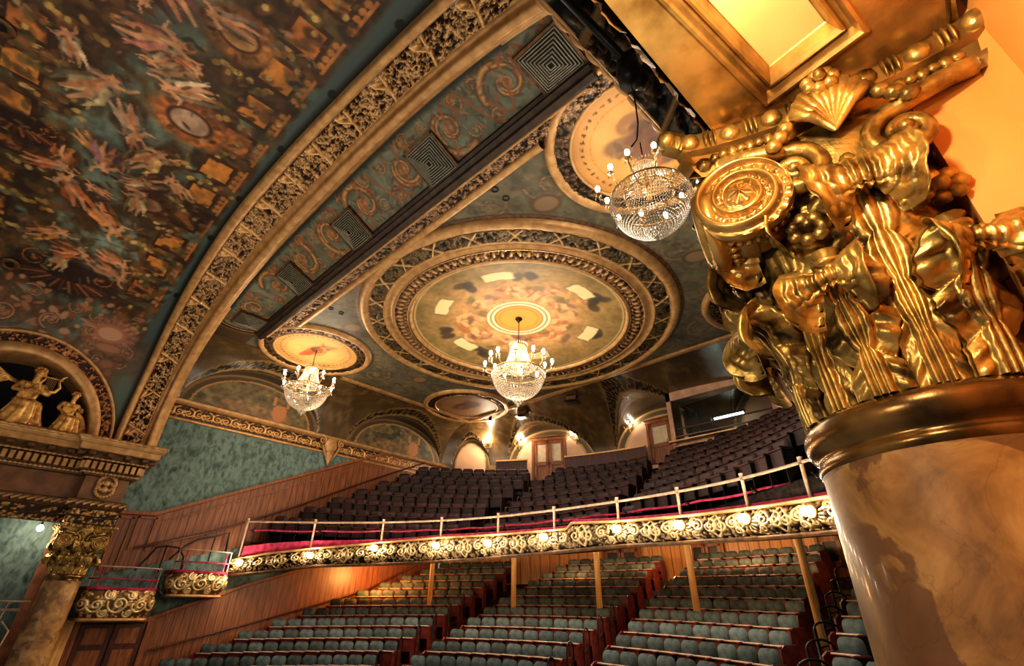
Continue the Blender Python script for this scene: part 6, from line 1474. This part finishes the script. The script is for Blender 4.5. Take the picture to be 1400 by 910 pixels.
# ================================================================== SCONCES, DIFFUSERS
def make_sconce():
    t = empty('wall_sconce', (0, 0, 0)); m = MB(); m.ell((0, -.02, -.05), (.1, .04, .2), 12, 8); m.ell((0, -.05, -.28), (.04, .04, .1), 8, 6); m.build('backplate', M['tan'], t)
    for a in (-.8, 0, .8):
        dx, dy = sin(a) * .3, -.1 - cos(a) * .16; m = MB(); m.tube([(0, -.04, -.1), (dx * .6, dy * .7, -.2), (dx, dy, -.08), (dx, dy, .0)], .014, 6); m.lathe([(0, 0), (.04, .0), (.05, .02), (0, .02)], 10, (dx, dy, 0)); ar = m.build('arm', M['tan'], t)
        m = MB(); m.tube([(dx, dy, .02), (dx, dy, .13)], .018, 7); m.ell((dx, dy, .2), (.055, .055, .09), 9, 7); m.build('candle_bulb', M['bulb'], ar)
    return t
s0 = make_sconce(); SC = []
for i, (x, z, lab) in enumerate([(-8.13, 16.1, 'lit candle sconce in the small corner arch at the back left'), (-6.75, 16.12, 'lit candle sconce left of the balcony double doors'), (-4.1, 16.18, 'lit candle sconce right of the balcony double doors'), (-1.5, 16.3, 'lit candle sconce left of the single balcony door')]):
    o = s0 if i == 0 else copy_tree(s0); y = float(ybU(x)); o.location = (x, y - .02, z); o.rotation_euler = (0, 0, math.atan(-8.4 * x / 100)); tag(o, lab, 'sconce', 'candle sconces on the rear wall'); a = math.atan(-8.4 * x / 100)
    SC.append((x + .45 * sin(a), y - .45 * cos(a), z + .2))
for i, (x, y, lab) in enumerate([(-2.31, 15.9, 'flat dark square diffuser on the rear ceiling above the partition'), (-5.18, 15.87, 'flat dark square diffuser on the rear ceiling above the double doors')]):
    t = empty('ceiling_diffuser', (x, y, 16.72), radians(20)); tag(t, lab, 'vent', 'rear ceiling diffusers')
    m = MB(); m.box((0, 0, 0), (.62, .62, .03)); m.box((0, 0, -.05), (.4, .4, .02)); m.build('plate', M['dark'], t, False); m = MB(); m.box((0, 0, .12), (.4, .4, .22)); m.build('neck', M['tan_dark'], t, False)
t = empty('ceiling_spotlight', (-6.86, 15.36, 16.74)); tag(t, 'small bright round spotlight on the rear ceiling near the corner roundel', 'light')
m = MB(); m.lathe([(0, .2), (.06, .2), (.08, .04), (.09, 0)], 14); m.build('can', M['dark'], t); m = MB(); m.ell((0, 0, .0), (.07, .07, .04), 12, 7); m.build('bulb', M['bulb'], t)
# ================================================================== CHANDELIERS
def make_chandelier(drop):
    """origin at the crystal ring; hook at +drop"""
    t = empty('chandelier', (0, 0, 0))
    m = MB(); m.lathe([(0, drop), (.1, drop), (.12, drop - .03), (.05, drop - .1), (.02, drop - .16), (0, drop - .16)], 16); m.build('ceiling_hook', M['dark'], t)
    m = MB(); z = drop - .1
    while z > .95: m.ell((0, 0, z), (.022, .012, .035), 6, 5); m.ell((0, 0, z - .05), (.012, .022, .035), 6, 5); z -= .1
    m.tube([(0, 0, drop - .1), (0, 0, .75)], .012, 6); m.build('chain', M['dark'], t)
    m = MB()
    for r, zz, n in ((.26, .80, 26), (.5, .02, 40), (.82, -.1, 64)): m.tube([(r * cos(a), r * sin(a), zz) for a in np.linspace(0, 2 * pi, n, endpoint=False)], .022, 6, closed=True)
    m.lathe([(.03, .9), (.12, .86), (.26, .8)], 20); m.tube([(0, 0, .9), (0, 0, -.2)], .05, 8); m.build('hoops', M['gold_polish'], t)
    m = MB()    # tent of crystal strands
    for k in range(44):
        a = k * 2 * pi / 44
        for j in range(17):
            q = j / 16; r = .26 + .24 * q ** 1.8; m.octa((r * cos(a), r * sin(a), .8 - .78 * q), (.017, .017, .024))
    for k in range(26):
        a = k * 2 * pi / 26; m.octa((.29 * cos(a), .29 * sin(a), .88), (.02, .02, .06))
    m.build('crystal_tent', M['crystal'], t, False)
    m = MB()    # bowl of beads and prisms
    for i in range(20):
        ph = i / 20 * pi / 2; r = .82 * cos(ph) ** .9; zz = -.1 - .86 * sin(ph) ** 1.0; n = max(5, int(2 * pi * r / .052))
        for k in range(n):
            a = (k + .5 * (i % 2)) * 2 * pi / n; m.octa((r * cos(a), r * sin(a), zz), (.019, .019, .03))
    for k in range(48):
        a = k * 2 * pi / 48; m.octa((.84 * cos(a), .84 * sin(a), -.2), (.018, .018, .07))
    for i in range(3):
        for k in range(12): a = k * 2 * pi / 12; m.octa(((.2 - .05 * i) * cos(a), (.2 - .05 * i) * sin(a), -.98 - .06 * i), (.02, .02, .04))
    m.ell((0, 0, -1.17), (.05, .05, .06), 10, 7); m.build('crystal_bowl', M['crystal'], t, False)
    for k in range(12):
        a = k * 2 * pi / 12 + .13; c, s_ = cos(a), sin(a); R = 1.06 if k % 2 else .94; dz = 0 if k % 2 else .12
        m = MB(); m.tube([(r * c, r * s_, z + (dz if r > .6 else 0)) for r, z in ((.4, -.02), (.6, -.16), (.82, -.14), (R - .02, -.02), (R, .08))], [.02, .018, .016, .015, .014], 7); m.lathe([(0, 0), (.07, .015), (.075, .03), (0, .03)], 12, (R * c, R * s_, .08 + dz))
        ar = m.build('arm', M['gold_polish'], t)
        m = MB(); m.tube([(R * c, R * s_, .1 + dz), (R * c, R * s_, .2 + dz)], .018, 7); m.ell((R * c, R * s_, .27 + dz), (.05, .05, .085), 10, 7); m.build('candle_bulb', M['bulb'], ar)
        m = MB()
        for j in range(4):
            b = j * pi / 2; m.octa((R * c + .07 * cos(b), R * s_ + .07 * sin(b), .02 + dz), (.015, .015, .06))
        m.build('prism_drops', M['crystal'], ar, False)
    return t
CHZ = 15.42
ch0 = make_chandelier(17.29 - CHZ)
for i, (x, y, lab) in enumerate([(0, 9.943, 'largest central crystal chandelier hanging from the big ceiling rose'), (-6.7, 6.293, 'lit crystal chandelier hanging at left in front of the painted lunettes'), (6.7, 6.293, 'crystal chandelier hanging beside the gilded foreground capital')]):
    o = ch0 if i == 0 else copy_tree(ch0); q = 1.0 if i == 0 else .87; o.scale = (q, q, q); o.location = (x - (.07 if i == 2 else 0), y, 17.29 - (0 if i == 0 else .08) - q * (17.29 - CHZ)); tag(o, lab, 'chandelier', 'crystal chandeliers')

# ================================================================== FOREGROUND ENTABLATURE AND AMBER WALL
en = entablature([(9.98, 2.62), (8.95, 2.62), (8.83, .9), (8.74, -.8)], 'gilded entablature over the foreground column with a bright panelled soffit', True, .34)
en.location = (0, 0, .17)
SZ = 10.93
C0 = np.array([9.11, 1.71]); e1 = np.array([.41, -.07]); e2 = np.array([-.13, -.68]) / hypot(.13, .68); e1n = e1 / np.hypot(*e1)
V = [(8.95, 2.62), (9.74, 2.62), (9.76, 1.86), (9.66, -.8), (8.3, -.8), (8.64, .72)]
W0 = C0 + e1n * .0; hole = [C0, C0 + e1n * .40, C0 + e1n * .40 + e2 * 2.2, C0 + e2 * 2.2]
def ring_faces(outer, inner): pass
m = MB()   # soffit as strips round the sunk panel
h = [np.array(q) for q in hole]
for quad in ([(8.95, 2.62), (9.74, 2.62), h[1], h[0]], [(9.74, 2.62), (9.76, 1.86), (9.66, -.8), h[2], h[1]], [(8.95, 2.62), h[0], h[3], (8.74, -.8), (8.83, .9)]):
    m.add([(q[0], q[1], SZ - .178) for q in quad], [list(range(len(quad)))])
m.build('soffit', M['gold_polish'], en, False)
m = MB(); d2 = lambda k: [h[0] + e1n * k + e2 * k, h[1] - e1n * k + e2 * k, h[2] - e1n * k, h[3] + e1n * k]
rows = []
for k, z in ((-.01, -.005), (0, -.02), (.012, -.022), (.02, -.005), (.03, .03), (.045, .035), (.05, .015), (.06, .01), (.07, .03), (.085, .08), (.09, .085)):
    rows.append(np.array([(q[0], q[1], SZ - .17 + z) for q in d2(k)]))
P = np.stack(rows); P = P[:, [3, 0, 1, 2]]; m.grid(P); m.build('soffit_moulding', M['gold_polish'], en, False)
q = d2(.088); m = MB(); m.add([(a[0], a[1], SZ - .17 + .084) for a in q], [[0, 1, 2, 3]]); m.build('soffit_panel', mat_mix('sunk_gold_panel', (232, 190, 124), (244, 208, 146), 2, .35, .2), en, False)
wp = [(9.53, 4.2), (9.53, 1.88), (9.73, 1.88), (9.79, 1.82), (9.92, 1.0), (10.0, -1.5)]
P = np.array([[(x, y, z) for z in (5.0, 9.0, SZ + .1)] for x, y in wp]); mb = MB(); mb.grid(P)
o = mb.build('wall_right', M['orange'], smooth=False); tag(o, 'amber painted pier and wall beside the foreground column', kind='structure')
P = np.array([[(x, y, z) for z in (SZ + .1, 13.5)] for x, y in wp[2:]]); mb = MB(); mb.grid(P); o = mb.build('wall_right', M['orange'], smooth=False); tag(o, 'amber wall above the pier at the right edge', kind='structure')
mb = MB(); mb.tube([(9.535, 1.875, SZ - .01), (9.73, 1.875, SZ - .01), (9.74, 1.6, SZ - .01), (9.70, .6, SZ - .01)], .008, 6); o = mb.build('trim_16', M['tan_dark']); tag(o, 'dark cracked joint between the gold soffit and the amber wall', kind='structure')

# ---------------------------------------------------------------- pipe, clamp and cable of a stage light bar
pb = empty('lighting_pipe', (8.4, 1.7, 12.3)); tag(pb, 'dark lighting pipe with clamped fittings under the dark cornice near the top', 'pipe'); c0 = np.array([8.4, 1.7, 12.3])
m = MB(); m.tube(np.array([(8.32, .9, 12.32), (8.44, 1.92, 12.28)]) - c0, .03, 10); m.build('pipe', M['dark'], pb)
m = MB(); m.lathe([(0, .1), (.07, .1), (.085, -.02), (.075, -.14), (0, -.14)], 16, np.array([8.44, 1.93, 12.2]) - c0); m.tube(np.array([(8.44, 1.9, 12.3), (8.47, 2.06, 12.26)]) - c0, .045, 9); m.ell(np.array([8.46, 2.05, 12.2]) - c0, (.07, .06, .08), 10, 7); m.build('spot_fitting', M['dark'], pb)
m = MB(); m.tube(np.array([(8.44, 1.93, 12.1), (8.42, 1.99, 12.05), (8.39, 2.07, 12.02), (8.33, 2.2, 12.0), (8.26, 2.3, 11.98), (8.2, 2.32, 11.97)]) - c0, .006, 5); m.build('hanging_cable', M['dark'], pb)

# ================================================================== LIGHTS
def light(kind, loc, energy, col=(255, 214, 160), size=.1, rot=None, **kw):
    d = bpy.data.lights.new('lamp_and_fill_light', kind); d.energy = energy; d.color = tuple(s2l(col))
    if kind == 'AREA': d.shape = 'RECTANGLE'; d.size = size; d.size_y = kw.get('sy', size)
    else: d.shadow_soft_size = size
    if kind == 'SPOT': d.spot_size = kw.get('angle', 1.2); d.spot_blend = .6
    o = bpy.data.objects.new('lamp_and_fill_light', d); COL.objects.link(o); o.location = loc
    if rot is not None: o.rotation_euler = rot
    return o
WARM = (255, 222, 178)
for p in LAMPS: light('POINT', p, 28, (255, 232, 200), .06)
for (x, y) in ((0, 9.943), (-6.7, 6.293), (6.7, 6.293)): light('POINT', (x, y, CHZ + .35), (230 if x == 0 else 150 if x < 0 else 26), WARM, .5)
for p in SC: light('POINT', p, 190, (255, 226, 190), .1)
light('POINT', (-6.86, 15.36, 16.55), 10, WARM, .06)
light('POINT', (-9.15, 1.2, 10.5), 16, (255, 240, 220), .06)
for x, y in ((-6.5, 13.6), (-3, 16.2), (0, 17.5), (3, 17.0), (5.5, 15.2)): light('POINT', (x, y, 10.95), 125, (255, 208, 150), .25)
for x in (-4.5, -1.5, 1.6, 4.6): light('POINT', (x, float(by(x)) + .75, 10.0), 34, (255, 214, 160), .12)  # points added behind the balcony front to brighten the posts
light('POINT', (-8.5, 11.4, 10.0), 300, (255, 182, 98), .3)
light('POINT', (9.2, .78, 10.58), 62, (255, 232, 190), .06)
light('POINT', (8.5, .3, 10.0), 30, (255, 236, 200), .08)  # point added near the camera to brighten the capital and shaft
light('POINT', (3.3, 18.0, 15.3), 4, (230, 255, 245), .1)
# unseen soft area fills added to brighten the house evenly
light('AREA', (0.5, 7.0, 9.4), 360, (255, 240, 218), 9, (pi, 0, 0), sy=9)
light('AREA', (0, 7.0, 16.2), 600, (250, 244, 230), 7, (radians(25), 0, 0), sy=3)
light('AREA', (-1, -1.0, 10.0), 250, (255, 236, 208), 7, (radians(180), 0, 0), sy=4)
w = bpy.data.worlds.new('world'); bpy.context.scene.world = w; w.use_nodes = True
bg = w.node_tree.nodes['Background']; bg.inputs['Color'].default_value = (*s2l((226, 222, 212)), 1); bg.inputs['Strength'].default_value = .30
sc = bpy.context.scene
sc.view_settings.view_transform = 'Standard'; sc.view_settings.look = 'None'
try: sc.view_settings.look = 'Medium High Contrast'
except Exception as e: print('LOOK', e)
sc.view_settings.exposure = 0.0
sc.cycles.max_bounces = 6; sc.cycles.diffuse_bounces = 3; sc.cycles.glossy_bounces = 3; sc.cycles.sample_clamp_indirect = 4
